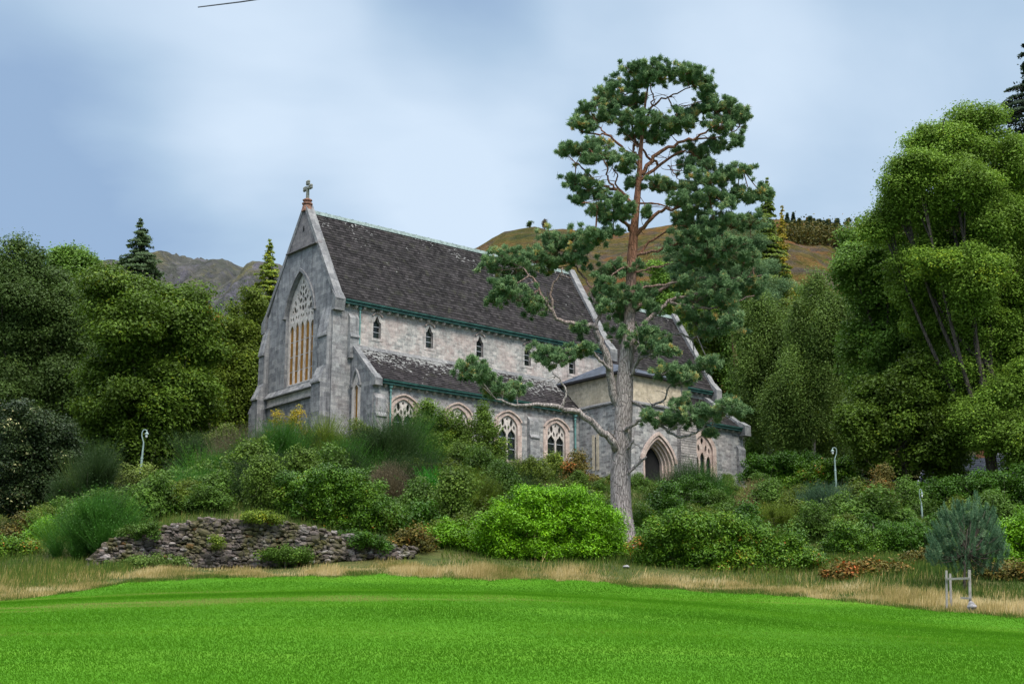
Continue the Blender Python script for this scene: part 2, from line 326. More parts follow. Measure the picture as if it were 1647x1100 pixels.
class MB:
    """collects polygons with UVs in metres, box-projected by face direction"""
    def __init__(s): s.v = []; s.f = []; s.uv = []
    def face(s, pts, uv=None):
        i = len(s.v); P = [Vector(p) for p in pts]
        s.v += [(p[0], p[1], p[2] + GZ) for p in pts]; s.f.append(tuple(range(i, i + len(P))))
        if uv is None:
            n = Vector((0, 0, 0))
            for k in range(len(P)):
                a, b = P[k], P[(k + 1) % len(P)]
                n += Vector(((a.y - b.y) * (a.z + b.z), (a.z - b.z) * (a.x + b.x), (a.x - b.x) * (a.y + b.y)))
            n.normalize() if n.length > 1e-9 else None
            if abs(n.z) > 0.9: uv = [(p.x, p.y) for p in P]
            else:
                t = Vector((-n.y, n.x, 0)); t.normalize()
                if abs(t.x) > abs(t.y): t = t if t.x > 0 else -t
                else: t = t if t.y > 0 else -t
                k = 1 / max(0.2, math.sqrt(max(0, 1 - n.z * n.z)))
                uv = [(p.dot(t), p.z * k) for p in P]
        s.uv += list(uv)
    def hexa(s, c):
        """c: 8 corners, bottom ring 0-3 then top ring 4-7"""
        for q in ((0, 1, 5, 4), (1, 2, 6, 5), (2, 3, 7, 6), (3, 0, 4, 7), (4, 5, 6, 7), (3, 2, 1, 0)): s.face([c[i] for i in q])
    def box(s, x0, x1, y0, y1, z0, z1):
        s.hexa([(x0, y0, z0), (x1, y0, z0), (x1, y1, z0), (x0, y1, z0), (x0, y0, z1), (x1, y0, z1), (x1, y1, z1), (x0, y1, z1)])
    def prism(s, prof, M):
        """closed profile [(a, b)], M(a, b, k) -> point for k = 0 / 1"""
        n = len(prof)
        for i in range(n):
            a, b = prof[i], prof[(i + 1) % n]
            s.face([M(*a, 0), M(*b, 0), M(*b, 1), M(*a, 1)])
        for k in (0, 1):
            tri = tessellate_polygon([[Vector((a, b, 0)) for a, b in prof]])
            for t in tri: s.face([M(*prof[i], k) for i in t])
    def panel(s, M, outer, holes, d0=0.0, d1=None, sides=True):
        """flat panel with holes in the plane M(s, t, depth); the holes (and the rim) are carried back to depth d1"""
        loops = [outer] + holes
        flat = [p for l in loops for p in l]
        for t in tessellate_polygon([[Vector((a, b, 0)) for a, b in l] for l in loops]): s.face([M(*flat[i], d0) for i in t])
        if d1 is None: return
        for k, l in enumerate(loops):
            if k == 0 and not sides: continue
            for i in range(len(l)):
                a, b = l[i], l[(i + 1) % len(l)]
                s.face([M(*a, d0), M(*b, d0), M(*b, d1), M(*a, d1)])
    def strip(s, M, inner, outer, d0, d1):
        """band between two open outlines of equal length, as a solid from d0 (front) to d1 (back)"""
        n = len(inner)
        for i in range(n - 1):
            a, b, c, d = inner[i], inner[i + 1], outer[i + 1], outer[i]
            s.face([M(*a, d0), M(*b, d0), M(*c, d0), M(*d, d0)])
            s.face([M(*a, d0), M(*b, d0), M(*b, d1), M(*a, d1)]); s.face([M(*d, d0), M(*c, d0), M(*c, d1), M(*d, d1)])
        for i in (0, n - 1): s.face([M(*inner[i], d0), M(*outer[i], d0), M(*outer[i], d1), M(*inner[i], d1)])
    def build(s, name, mat, parent=None):
        me = bpy.data.meshes.new(name); me.from_pydata(s.v, [], s.f); me.update()
        ul = me.uv_layers.new(name='UVMap'); ul.data.foreach_set('uv', np.array(s.uv, dtype=np.float32).reshape(-1))
        return link(name, me, mat, parent)

def arch(c, hw, zs, za, p=1.25, q=0.62, n=9):
    """open outline of a pointed arch from the left springing to the right"""
    xs = [math.sin(math.pi / 2 * i / n) for i in range(n + 1)]
    r = [(c + hw * x, zs + (za - zs) * max(0.0, 1 - x ** p) ** q) for x in xs]
    return [(2 * c - a, b) for a, b in reversed(r)] + r[1:]
def arch_poly(c, hw, zb, zs, za, **k): return [(c - hw, zb)] + arch(c, hw, zs, za, **k) + [(c + hw, zb)]
def leafhole(c, z, a, b, rot=0.0, n=10):
    """pointed oval"""
    o = []
    for i in range(n):
        t = 2 * math.pi * i / n; x = a * math.sin(t) * abs(math.sin(t)) ** 0.35; y = b * math.cos(t)
        o.append((c + x * math.cos(rot) - y * math.sin(rot), z + x * math.sin(rot) + y * math.cos(rot)))
    return o
def plane_x(x0): return lambda s_, t, d: (x0 + d, s_, t)       # west-facing
def plane_y(y0): return lambda s_, t, d: (s_, y0 + d, t)       # south-facing
ZB = -14.0

# ---- west gable wall, with the great window and the small door as real openings
WC = 4.4
big_w = dict(hw=1.87, zb=-5.30, zs=0.0, za=2.95)
gw = MB(); Mw = plane_x(0.0)
gw.panel(Mw, [(0.0, ZB), (9.0, ZB), (9.0, 0.0), (6.35, 4.70), (2.12, 4.70), (0.0, 0.0)],
         [arch_poly(WC, big_w['hw'], big_w['zb'], big_w['zs'], big_w['za']), arch_poly(4.9, 0.75, ZB + .3, -9.5, -8.1)], 0.0, 0.55, sides=False)
gw.panel(plane_x(0.56), [(0.0, ZB), (9.0, ZB), (9.0, 0.0), (4.2, 8.0), (0.0, 0.0)], [arch_poly(WC, 1.9, -5.35, 0, 2.98), arch_poly(4.9, 0.76, ZB + .3, -9.5, -8.1)])
gable_wall = gw.build('gable_wall', M['gable'], church)
gt = MB(); gt.panel(Mw, [(2.12, 4.70), (6.35, 4.70), (4.2, 8.0)], [], -0.02, 0.3); 
gt.build('gable_peak', M['gable_top'], church)
so = MB(); so.panel(plane_x(-0.035), arch_poly(4.22, 0.09, 6.0, 6.25, 6.45, n=4), []); so.build('ventilation_slot', M['dark'], church)  # flat panel on the wall, the slot's shade put into its colour
# stringcourses: each a sloped top over an undercut
def string_x(y0, y1, z, h=0.16, p=0.16, mat='coping'):
    b = MB(); b.prism([(0, z + h), (-p, z), (-p, z - 0.07), (0, z - 0.11)], lambda a, c, k: (a, (y0, y1)[k], c)); return b
string_x(2.2, 6.28, 4.72, 0.1, 0.24).build('string_course', M['gable_top'], church)
b = string_x(1.3, 8.55, -5.82, 0.42, 0.30); b.build('string_course', M['gable'], church)
string_x(1.9, 8.55, -6.47, 0.02, 0.20).build('string_course', M['gable'], church)
b = MB(); b.box(-0.045, 0.01, 1.95, 8.5, -6.47, -5.90); b.build('string_panel', M['pale'], church)

# ---- great west window: five ochre boarded lights under a dense tracery head
fr = MB(); i_ = arch(WC, 1.80, 0.0, 2.86); o_ = arch(WC, 1.98, 0.05, 3.08)
ww = empty('west_window', (0, 0, 0), 0, church)
tr = MB(); holes = []
PW = 0.70
for k in range(5):
    cx_ = WC + (k - 2) * PW
    holes.append(arch_poly(cx_, 0.25, -5.12, -1.15 , -0.78 + (0.16 if k in (1, 2, 3) else 0.0), n=5))
lights = list(holes)
for k in range(5): holes += [leafhole(WC + (k - 2) * PW - 0.14, -0.30 + 0.05 * (2 - abs(k - 2)), 0.085, 0.17, 0.35), leafhole(WC + (k - 2) * PW + 0.14, -0.30 + 0.05 * (2 - abs(k - 2)), 0.085, 0.17, -0.35)]
for yy, zz, a, bb, rt in ((-1.05, .34, .15, .28, .2), (-1.30, .22, .09, .18, .5), (-.80, .22, .09, .18, -.3), (1.05, .34, .15, .28, -.2), (1.30, .22, .09, .18, -.5), (.80, .22, .09, .18, .3),
                          (-1.0, .83, .13, .22, .3), (1.0, .83, .13, .22, -.3), (0, .34, .16, .26, 0), (-.36, .42, .12, .22, .5), (.36, .42, .12, .22, -.5),
                          (-.30, .92, .14, .24, -.6), (.30, .92, .14, .24, .6), (0, 1.28, .13, .24, 0), (-.58, 1.10, .10, .20, .4), (.58, 1.10, .10, .20, -.4), (0, .80, .09, .14, 0),
                          (-.35, 1.48, .12, .24, .5), (.35, 1.48, .12, .24, -.5), (-.72, 1.42, .07, .15, .5), (.72, 1.42, .07, .15, -.5),
                          (0, 1.80, .12, .22, 0), (-.26, 1.92, .08, .17, .5), (.26, 1.92, .08, .17, -.5), (0, 2.28, .10, .20, 0)):
    holes.append(leafhole(WC + yy, zz, a, bb, rt, 9))
tr.panel(Mw, arch_poly(WC, 1.86, -5.29, 0.0, 2.93), holes, 0.24, 0.34, sides=False)
tr.build('tracery', M['pale'], ww)
bd = MB(); bd.panel(plane_x(0.345), [(WC - 1.87, -5.3), (WC + 1.87, -5.3), (WC + 1.87, -0.5), (WC - 1.87, -0.5)], []); bd.build('boarded_panes', M['ochre'], ww)
bd = MB(); bd.panel(plane_x(0.45), arch_poly(WC, 1.87, -0.52, 0.0, 2.94), []); bd.build('dark_glass', M['dark'], ww)
for zz in (-2.0, -3.1, -4.2):
    bd = MB(); bd.box(0.325, 0.342, WC - 1.8, WC + 1.8, zz, zz + 0.03); bd.build('saddle_bar', M['lead'], ww)
hm = MB(); hm.strip(Mw, arch(WC, 1.90, 0.0, 3.02), arch(WC, 2.10, 0.0, 3.26), -0.14, 0.02)
for sy in (-1, 1): hm.box(-0.2, 0.0, WC + sy * 2.02 - 0.16, WC + sy * 2.02 + 0.16, -0.22, 0.02)
hm.build('hood_mould', M['gable'], ww)
sl = MB(); sl.prism([(0.3, -5.28), (-0.10, -5.52), (0.0, -5.60), (0.3, -5.45)], lambda a, c, k: (a, (WC - 2.0, WC + 2.0)[k], c)); sl.build('sill', M['pale'], ww)
# small west door, all but its head behind the bushes
wd = empty('west_door', (0, 0, 0), 0, church)
b = MB(); b.strip(Mw, arch(4.9, .76, -9.5, -8.1), arch(4.9, .98, -9.45, -7.85), -0.12, 0.02); b.build('hood_mould', M['gable'], wd)
b = MB(); b.strip(Mw, [(4.9 - .55, ZB)] + arch(4.9, .55, -9.5, -8.35) + [(4.9 + .55, ZB)], [(4.9 - .75, ZB)] + arch(4.9, .75, -9.5, -8.1) + [(4.9 + .75, ZB)], 0.1, 0.3); b.build('surround', M['dress'], wd)
b = MB(); b.panel(plane_x(0.45), arch_poly(4.9, .76, ZB, -9.5, -8.1), []); b.build('door_leaf', M['ochre'], wd)

# ---- gable copings: bars along a slope
def coping(p0, p1, thick_along, out=0.22, up=0.26, name='gable_coping', mat='coping', axis='x'):
    """bar on a gable slope from p0 (foot) to p1 (top), (y, z) pairs, x from thick_along[0] to [1]"""
    (y0, z0), (y1, z1) = p0, p1; L = math.hypot(y1 - y0, z1 - z0); ny, nz = -(z1 - z0) / L, (y1 - y0) / L
    if nz < 0: ny, nz = -ny, -nz
    b = MB()
    b.prism([(y0 - ny * 0.1, z0 - nz * 0.1), (y1 - ny * 0.1, z1 - nz * 0.1), (y1 + ny * up, z1 + nz * up), (y0 + ny * up, z0 + nz * up)], lambda a, c, k: (thick_along[k], a, c))
    return b
b = coping((-0.36, -0.05), (4.2, 8.0), (-0.06, 0.60), up=.17); b.build('gable_coping', M['coping'], church)
b = coping((9.46, -0.05), (4.2, 8.0), (-0.06, 0.60), up=.17); b.build('gable_coping', M['coping'], church)
for y0, y1 in ((-0.48, 0.02), (8.98, 9.6)):
    b = MB(); b.hexa([(-0.12, y0 + .14, -.75), (.72, y0 + .14, -.75), (.72, y1, -.75), (-.12, y1, -.75), (-.12, y0, .1), (.72, y0, .1), (.72, y1, .1), (-.12, y1, .1)])
    b.prism([(y0, .1), (y1, .1), (y1 if y0 < 0 else y0, .75)], lambda a, c, k: ((-.12, .72)[k], a, c))
    b.build('kneeler_stone', M['coping'], church)
# saddle stone and the cross on the west gable
cr_ = empty('gable_cross', (0.2, 4.2, GZ + 8.05), 0, church)
def cross_mesh():
    bm = bmesh.new()
    def box(x, y, z, sx, sy, sz, taper=1.0):
        r = bmesh.ops.create_cube(bm, size=1.0)
        for v in r['verts']:
            k = taper if v.co.z > 0 else 1.0
            v.co = Vector((x + v.co.x * sx * k, y + v.co.y * sy * k, z + v.co.z * sz))
    box(0, 0, .92, .20, .17, 1.0, .85); box(0, 0, 1.34, .18, .72, .17)
    for y, z in ((0, 1.74), (.38, 1.34), (-.38, 1.34)):
        for dy, dz in ((0, .0), (.09, .09), (-.09, .09), (.09, -.07), (-.09, -.07)):
            r = bmesh.ops.create_icosphere(bm, subdivisions=2, radius=.125)
            for v in r['verts']: v.co = Vector((v.co.x * .9, v.co.y + y + dy, v.co.z + z + dz))
    me = bpy.data.meshes.new('cross'); bm.to_mesh(me); bm.free(); return me
link('cross', cross_mesh(), plain('lichened_cross_stone', (0.19, 0.20, 0.17), 0.9, var=0.4, scale=5), cr_)
def lathe(prof, seg=8, rot=0.0):
    V, Fc = [], []
    for r, z in prof:
        for k in range(seg):
            a = rot + 2 * math.pi * k / seg; V.append((r * math.cos(a), r * math.sin(a), z))
    for i in range(len(prof) - 1):
        for k in range(seg):
            a, b_ = i * seg + k, i * seg + (k + 1) % seg; Fc.append((a, b_, b_ + seg, a + seg))
    Fc.append(tuple(range(seg - 1, -1, -1))); Fc.append(tuple((len(prof) - 1) * seg + k for k in range(seg)))
    return V, Fc
V, Fc = lathe([(.42, -.5), (.36, -.1), (.30, .0), (.40, .06), (.40, .16), (.27, .2), (.27, .3), (.36, .34), (.36, .42), (.2, .5)], 8, math.pi / 8)
idx_mesh('cross_base', V, Fc, plain('rust_stained_stone', (0.24, 0.13, 0.095), 0.9, var=0.6, scale=4), cr_)

# ---- west buttresses with sloped set-offs: profile of projection against height
def buttress(prof, place, name='buttress', mat='ashlar'):
    """prof: [(projection, z)] down the outer face; place(p, z, k) -> point"""
    pr = [(0.0, prof[0][1])] + prof + [(0.0, prof[-1][1])]
    b = MB(); b.prism(pr, place); return b.build(name, M[mat], church)
PB = [(0.02, -0.45), (0.46, -2.45), (0.46, -2.56), (0.36, -2.57), (0.38, -4.7), (0.92, -5.8), (0.92, -5.92), (0.80, -5.93), (0.80, ZB)]
buttress(PB, lambda p, z, k: (-p, (0.12, 1.30)[k], z), mat='gable')
buttress(PB, lambda p, z, k: (-p, (8.55, 9.35)[k], z), mat='gable')
buttress([(0.05, -4.8), (0.5, -5.2), (1.75, -6.5), (1.75, -6.62), (1.62, -6.63), (1.62, ZB)], lambda p, z, k: ((-0.3, 0.9)[k], 9.0 + p, z), mat='gable')
buttress([(0.02, -0.75), (0.28, -1.1), (0.28, -2.2), (0.42, -2.45), (0.42, -2.52), (0.34, -2.53), (0.34, -4.0)], lambda p, z, k: ((1.26, 2.02)[k], -p, z))

# ---- nave south wall: plain bay, then the pale clerestory with five lancets
sw_ = MB(); My = plane_y(0.0)
sw_.panel(My, [(0.0, ZB), (1.55, ZB), (1.55, -0.12), (0.0, -0.12)], [], 0.0, 0.5, sides=False); sw_.box(0.02, 26.3, 9.0, 8.6, ZB, -0.1)
sw_.build('nave_wall', M['ashlar'], church)
CLU = [3.66 + 4.71 * k for k in range(5)]; CLU[0] = 3.72; CLU[4] = 22.4
cl = MB(); lan = []
for c in CLU: lan.append([(c - .33, -2.22), (c - .33, -1.10), (c - .20, -1.0), (c - .13, -.80), (c, -.56), (c + .13, -.80), (c + .20, -1.0), (c + .33, -1.10), (c + .33, -2.22)])
cl.panel(My, [(1.55, -4.6), (26.3, -4.6), (26.3, -0.12), (1.55, -0.12)], lan, 0.0, 0.35, sides=False)
cl.build('clerestory_wall', M['clere'], church)
for c, h in zip(CLU, lan):
    wi = empty('clerestory_window', (0, 0, 0), 0, church)
    b = MB(); b.panel(plane_y(0.24), [(c - .4, -2.3), (c + .4, -2.3), (c + .4, -.5), (c - .4, -.5)], []); b.build('glass', M['glass'], wi)
    b = MB(); b.panel(My, [(c - .52, -2.42), (c + .52, -2.42), (c + .5, -.95), (c + .3, -.62), (c, -.44), (c - .3, -.62), (c - .5, -.95)], [h], -0.03, 0.1); b.build('surround', M['clere'], wi)
    b = MB(); b.strip(My, arch(c, .36, -.62, -.42, p=1.6), arch(c, .46, -.62, -.32, p=1.6), -0.13, 0.0); b.build('hood_mould', M['dress'], wi)
    for zz in (-1.35, -1.75):
        b = MB(); b.box(c - .33, c + .33, .20, .225, zz, zz + .03); b.build('saddle_bar', M['lead'], wi)

# ---- roofs made of slate courses
def slates(M_, length, slope, course=0.28, lift=0.035):
    """M_(along, up, lift) -> point"""
    b = MB(); n = int(math.ceil(slope / course)); st = max(1, int(length / 1.6))
    for i in range(n):
        t0, t1 = i * course, min(slope, (i + 1) * course)
        for j in range(st):
            a0, a1 = length * j / st, length * (j + 1) / st
            l0 = lift + 0.01 * math.sin(j * 1.7 + i * 0.9) ; l1 = lift + 0.01 * math.sin((j + 1) * 1.7 + i * 0.9)
            b.face([M_(a0, t0, l0), M_(a1, t0, l1), M_(a1, t1, 0.004), M_(a0, t1, 0.004)], [(a0, t0), (a1, t0), (a1, t1 - 1e-4), (a0, t1 - 1e-4)])
            b.face([M_(a0, t0, l0), M_(a1, t0, l1), M_(a1, t0, 0.0), M_(a0, t0, 0.0)], [(a0, t0), (a1, t0), (a1, t0 + .02), (a0, t0 + .02)])
    return b
def slope_map(x0, ye, ze, yr, zr):
    L = math.hypot(yr - ye, zr - ze); dy, dz = (yr - ye) / L, (zr - ze) / L
    n = (-dz, dy) if dy > 0 else (dz, -dy)
    return (lambda a, t, l: (x0 + a, ye + dy * t + n[0] * l, ze + dz * t + n[1] * l)), L
YR, ZR = 4.5, 7.72
f_, L_ = slope_map(0.60, -0.42, 0.02, YR, ZR); slates(f_, 25.8, L_).build('nave_roof', M['slate'], church)
f_, L_ = slope_map(0.60, 9.42, 0.02, YR, ZR); b = MB(); b.face([f_(0, 0, 0), f_(25.8, 0, 0), f_(25.8, L_, 0), f_(0, L_, 0)]); b.build('nave_roof', M['slate'], church)
b = MB(); b.prism([(YR - .17, ZR - .14), (YR + .17, ZR - .14), (YR + .04, ZR + .17), (YR - .04, ZR + .17)], lambda a, c, k: ((0.62, 26.2)[k], a, c))
for k in range(22): b.box(0.8 + k * 1.18, 0.90 + k * 1.18, YR - .05, YR + .05, ZR + .1, ZR + .20)
b.build('ridge_capping', M['ridge'], church)
def eave(x0, x1, y, z, down=True, sp=0.69, back=0.0, name='gutter'):
    b = MB(); b.prism([(y - .12, z + .02), (y - .14, z + .14), (y + .02, z + .14), (y + .02, z + .02)], lambda a, c, k: ((x0, x1)[k], a, c)); b.build('gutter', M['gutter'], church)
    b = MB(); b.box(x0, x1, y - .02, y + .40, z - .16, z - .002); b.build('eave_board', M['gutter'], church)
    n = int((x1 - x0) / sp); first = None
    for k in range(n):
        c = x0 + (k + .5) * (x1 - x0) / n
        if first is None:
            b = MB(); b.prism([(y + .42, z - .162), (y + .12, z - .162), (y + .16, z - .30), (y + .42, z - .36)], lambda a, e_, kk: ((-.09, .09)[kk], a, e_))
            first = o = b.build('corbel', M['clere'], church)
        else: o = first.copy(); col.objects.link(o); o.parent = church
        o.location = (c, 0, 0)
eave(0.75, 26.1, -0.42, -0.02)
# east gable of the nave, standing up above the lower chancel roof
eg = MB(); eg.prism([(-.02, -4.6), (9.0, -4.6), (9.0, 0), (YR, 7.9), (-.02, 0)], lambda a, c, k: ((26.12, 26.7)[k], a, c)); eg.build('gable_wall', M['ashlar'], church)
coping((-0.45, -.1), (YR, 8.0), (26.08, 26.74), up=.15).build('gable_coping', M['coping'], church)
coping((9.45, -.1), (YR, 8.0), (26.08, 26.74), up=.15).build('gable_coping', M['coping'], church)
b = MB(); b.box(26.0, 26.8, -.62, .0, -.7, .25); b.prism([(-.62, .25), (0, .25), (-.05, .9)], lambda a, c, k: ((26.0, 26.8)[k], a, c)); b.build('kneeler_stone', M['coping'], church)
# chancel
f_, L_ = slope_map(26.7, -.40, -1.75, YR, 5.85); slates(f_, 11.8, L_).build('chancel_roof', M['slate'], church)
f_, L_ = slope_map(26.7, 9.40, -1.75, YR, 5.85); b = MB(); b.face([f_(0, 0, 0), f_(11.8, 0, 0), f_(11.8, L_, 0), f_(0, L_, 0)]); b.build('chancel_roof', M['slate'], church)
b = MB(); b.prism([(YR - .17, 5.72), (YR + .17, 5.72), (YR, 6.05)], lambda a, c, k: ((26.8, 38.4)[k], a, c)); b.build('ridge_capping', M['ridge'], church)
eave(27.0, 38.1, -.40, -1.79)
b = MB(); b.box(26.72, 38.5, 0.0, .5, ZB, -1.9); b.box(26.72, 38.5, 8.5, 9.0, ZB, -1.9); b.build('chancel_wall', M['clere'], church)
b = MB(); b.prism([(-.02, ZB), (9.0, ZB), (9.0, -1.8), (YR, 6.05), (-.02, -1.8)], lambda a, c, k: ((38.45, 38.95)[k], a, c)); b.build('gable_wall', M['ashlar'], church)
coping((-.45, -1.9), (YR, 6.12), (38.42, 38.98), up=.2).build('gable_coping', M['coping'], church)
b = MB(); b.box(38.36, 39.02, -.7, 0, -2.5, -1.5); b.prism([(-.7, -1.5), (0, -1.5), (-.05, -.8)], lambda a, c, k: ((38.36, 39.02)[k], a, c)); b.build('kneeler_stone', M['coping'], church)

# ---- south aisle
VA = -2.81; UA = 1.55
aw = MB(); Ma = plane_x(UA)
aw.panel(Ma, [(0.0, ZB), (0.0, -3.05), (VA - .05, -5.95), (VA - .05, ZB)], [arch_poly(-.82, .30, -10.15, -6.05, -5.25, n=5)], 0.0, 0.35, sides=False)
aw.build('aisle_end_wall', M['gable'], church)
lw = empty('lancet_window', (0, 0, 0), 0, church)
b = MB(); b.panel(Ma, [(-.82 - .52, -10.3), (-.82 - .52, -6.1), (-.82, -5.15), (-.82 + .52, -6.1), (-.82 + .52, -10.3)], [arch_poly(-.82, .22, -10.1, -6.25, -6.0, n=4)], -0.02, .2); b.build('surround', M['pale'], lw)
b = MB(); b.panel(plane_x(UA + .14), arch_poly(-.82, .29, -10.15, -6.05, -5.3, n=5), []); b.build('boarded_pane', M['ochre'], lw)
b = MB(); b.strip(Ma, arch(-.82, .42, -5.95, -5.0, p=1.1), arch(-.82, .54, -5.95, -4.82, p=1.1), -.14, 0.0)
for sy in (-1, 1): b.box(UA - .18, UA, -.82 + sy * .5 - .13, -.82 + sy * .5 + .13, -6.12, -5.92)
b.build('hood_mould', M['gable'], lw)
coping((VA - .30, -6.0), (-.02, -2.98), (UA - .06, UA + .46), up=.13).build('aisle_coping', M['coping'], church)
b = MB(); b.box(UA - .08, UA + .52, VA - .42, VA + .02, -6.35, -5.86); b.prism([(VA - .42, -5.86), (VA + .02, -5.86), (VA + .0, -5.45)], lambda a, c, k: ((UA - .08, UA + .52)[k], a, c)); b.build('kneeler_stone', M['coping'], church)
AIC = [4.20, 8.90, 13.52, 18.22]
asw = MB(); Mas = plane_y(VA)
asw.panel(Mas, [(UA, ZB), (20.6, ZB), (20.6, -6.02), (UA, -6.02)], [arch_poly(c, 1.06, -10.42, -7.75, -6.92, p=1.45, q=.62) for c in AIC], 0.0, 0.30, sides=False)
asw.build('aisle_wall', M['rubble'], church)
for c in AIC:
    wi = empty('aisle_window', (0, 0, 0), 0, church)
    P_ = dict(p=1.45, q=.62)
    b = MB(); b.panel(Mas, arch_poly(c, 1.30, -10.62, -7.68, -6.72, **P_), [arch_poly(c, .90, -10.32, -7.78, -7.0, **P_)], -0.035, 0.26); b.build('surround', M['dress'], wi)
    b = MB(); b.strip(Mas, arch(c, 1.16, -7.45, -6.74, **P_), arch(c, 1.28, -7.45, -6.62, **P_), -.15, 0.0); b.build('hood_mould', M['dress'], wi)
    holes = []
    for sx in (-1, 1):
        holes.append([(c + sx * .07, -10.28), (c + sx * .07, -8.42), (c + sx * .16, -8.25), (c + sx * .30, -8.12), (c + sx * .42, -7.93), (c + sx * .55, -8.12), (c + sx * .70, -8.25), (c + sx * .80, -8.42), (c + sx * .80, -10.28)])
        holes.append(leafhole(c + sx * .40, -7.55, .135, .30, -sx * .06)); holes.append(leafhole(c + sx * .155, -7.90, .085, .20, -sx * .2)); holes.append(leafhole(c + sx * .66, -7.86, .085, .19, sx * .2))
    holes.append([(c, -7.10), (c + .09, -7.26), (c + .10, -7.34), (c, -7.32), (c - .10, -7.34), (c - .09, -7.26)])
    b = MB(); b.panel(Mas, arch_poly(c, .88, -10.31, -7.78, -7.01, **P_), holes, 0.10, 0.21, sides=False); b.build('tracery', M['pale'], wi)
    b = MB(); b.panel(plane_y(VA + .25), arch_poly(c, 1.0, -10.4, -7.75, -6.95, **P_), []); b.build('glass', M['glass'], wi)
    for zz in (-8.62, -9.45):
        b = MB(); b.box(c - .82, c + .82, VA + .212, VA + .235, zz, zz + .03); b.build('saddle_bar', M['lead'], wi)
PBA = [(0.02, -6.85), (0.30, -7.2), (0.30, -8.2), (0.46, -8.42), (0.46, -8.5), (0.38, -8.51), (0.38, ZB)]
for u0, u1 in ((1.62, 2.50), (6.1, 6.95), (10.75, 11.6), (15.35, 16.25)): buttress(PBA, lambda p, z, k: ((u0, u1)[k], VA - p, z))
f_, L_ = slope_map(UA + .45, VA - .36, -5.98, 0.0, -3.02); slates(f_, 18.6, L_, course=.26).build('aisle_roof', M['slate_aisle'], church)
b = MB(); b.prism([(0.0, -2.92), (-.08, -2.94), (-.3, -3.24), (0.0, -3.0)], lambda a, c, k: ((UA + .5, 20.5)[k], a, c)); b.build('roof_flashing', M['coping'], church)
eave(UA + .62, 20.3, VA - .36, -6.02)
# rainwater pipes
def pipe(x, y, z0, z1, r=.06, name='drainpipe'):
    V, Fc = lathe([(r, z0), (r, z1 - .32), (r * 1.5, z1 - .3), (r * 1.5, z1 - .2), (r, z1 - .18), (r, z1 - .08), (r * 2.3, z1 - .05), (r * 2.6, z1 + .12)], 8)
    for zz in np.arange(z0 + 1.5, z1 - .5, 1.8):
        V2, F2 = lathe([(r * 1.45, zz), (r * 1.45, zz + .1)], 8); o_ = len(V); V += V2; Fc += [tuple(i + o_ for i in q) for q in F2]
    idx_mesh(name, [(a + x, b_ + y, c + GZ) for a, b_, c in V], Fc, M['pipe'], church, smooth=False)
pipe(2.17, -.14, -2.9, -.32); pipe(2.95, VA - .16, ZB, -6.32); pipe(20.0, VA - .16, ZB, -6.32, .075)

# ---- tower stump over the porch: cream blockwork under a low slate cap
UT, UT2, VT = 20.53, 27.75, -7.63
tw = MB()
DC = 24.1
Mt = plane_y(VT)
tw.panel(Mt, [(UT, ZB), (UT2, ZB), (UT2, -5.82), (UT, -5.82)], [arch_poly(DC, 1.62, ZB + .02, -10.0, -8.05)], 0.0, .4, sides=False)
tw.panel(plane_x(UT), [(0.0, ZB), (0.0, -5.82), (VT, -5.82), (VT, ZB)], [[(-4.72, -10.4), (-4.72, -8.1), (-4.56, -8.1), (-4.56, -10.4)]], 0.0, .4, sides=False)
tw.box(UT2 - .5, UT2, VT + .4, -.2, ZB, -5.82)
tw.build('tower_wall', M['rubble'], church)
b = MB(); b.box(UT - .05, UT - .005, -5.0, -4.73, -10.6, -7.9); b.box(UT - .05, UT - .005, -4.55, -4.28, -10.6, -7.9); b.build('slit_surround', M['render'], church)
b = MB(); b.panel(plane_x(UT + .3), [(-4.8, -10.5), (-4.8, -8), (-4.5, -8), (-4.5, -10.5)], []); b.build('slit_window', M['dark'], church)
b = MB(); b.prism([(-.16, -5.83), (-.16, -5.72), (0.10, -5.56), (.10, -5.83)], lambda a, c, k: (UT + a, (VT - .16, -2.4)[k], c)); b.prism([(-.16, -5.83), (-.16, -5.72), (.10, -5.56), (.10, -5.83)], lambda a, c, k: ((UT + .1, UT2 + .1)[k], VT + a, c)); b.build('string_course', M['coping'], church)
ut = MB(); ut.box(UT + .12, UT2 - .12, VT + .12, -.05, -5.7, -3.62); ut.build('upper_tower_wall', M['render'], church)
tr_ = empty('tower_roof', (0, 0, 0), 0, church)
ex0, ex1, ey0, ey1, ez = UT - .30, UT2 + .30, VT - .30, 0.0, -3.50
ax0, ax1, ay, az = 23.4, 24.9, -3.2, -1.75
b = MB()
for q in ([(ex0, ey0, ez), (ex1, ey0, ez), (ax1, ay, az), (ax0, ay, az)], [(ex0, ey1, ez), (ex0, ey0, ez), (ax0, ay, az)], [(ex1, ey0, ez), (ex1, ey1, ez), (ax1, ay, az)], [(ex1, ey1, ez), (ex0, ey1, ez), (ax0, ay, az), (ax1, ay, az)]): b.face(q)
b.build('slates', M['slate_new'], tr_)
b = MB(); b.box(ex0, ex1, ey0, ey0 + .03, ez - .16, ez - .004); b.box(ex0, ex0 + .03, ey0 + .03, ey1, ez - .16, ez - .004); b.box(ex1 - .03, ex1, ey0 + .03, ey1, ez - .16, ez - .004); b.box(ex0 + .03, ex1 - .03, ey0 + .03, ey1, ez - .15, ez - .1); b.build('fascia', M['cable'], tr_)
b = MB(); b.prism([(-3.25, -6.28), (-2.42, -5.52), (-2.30, -5.60), (-3.1, -6.36)], lambda a, c, k: ((UT - .12, UT - .02)[k], a, c + .12)); b.build('lead_flashing', M['lead'], church)
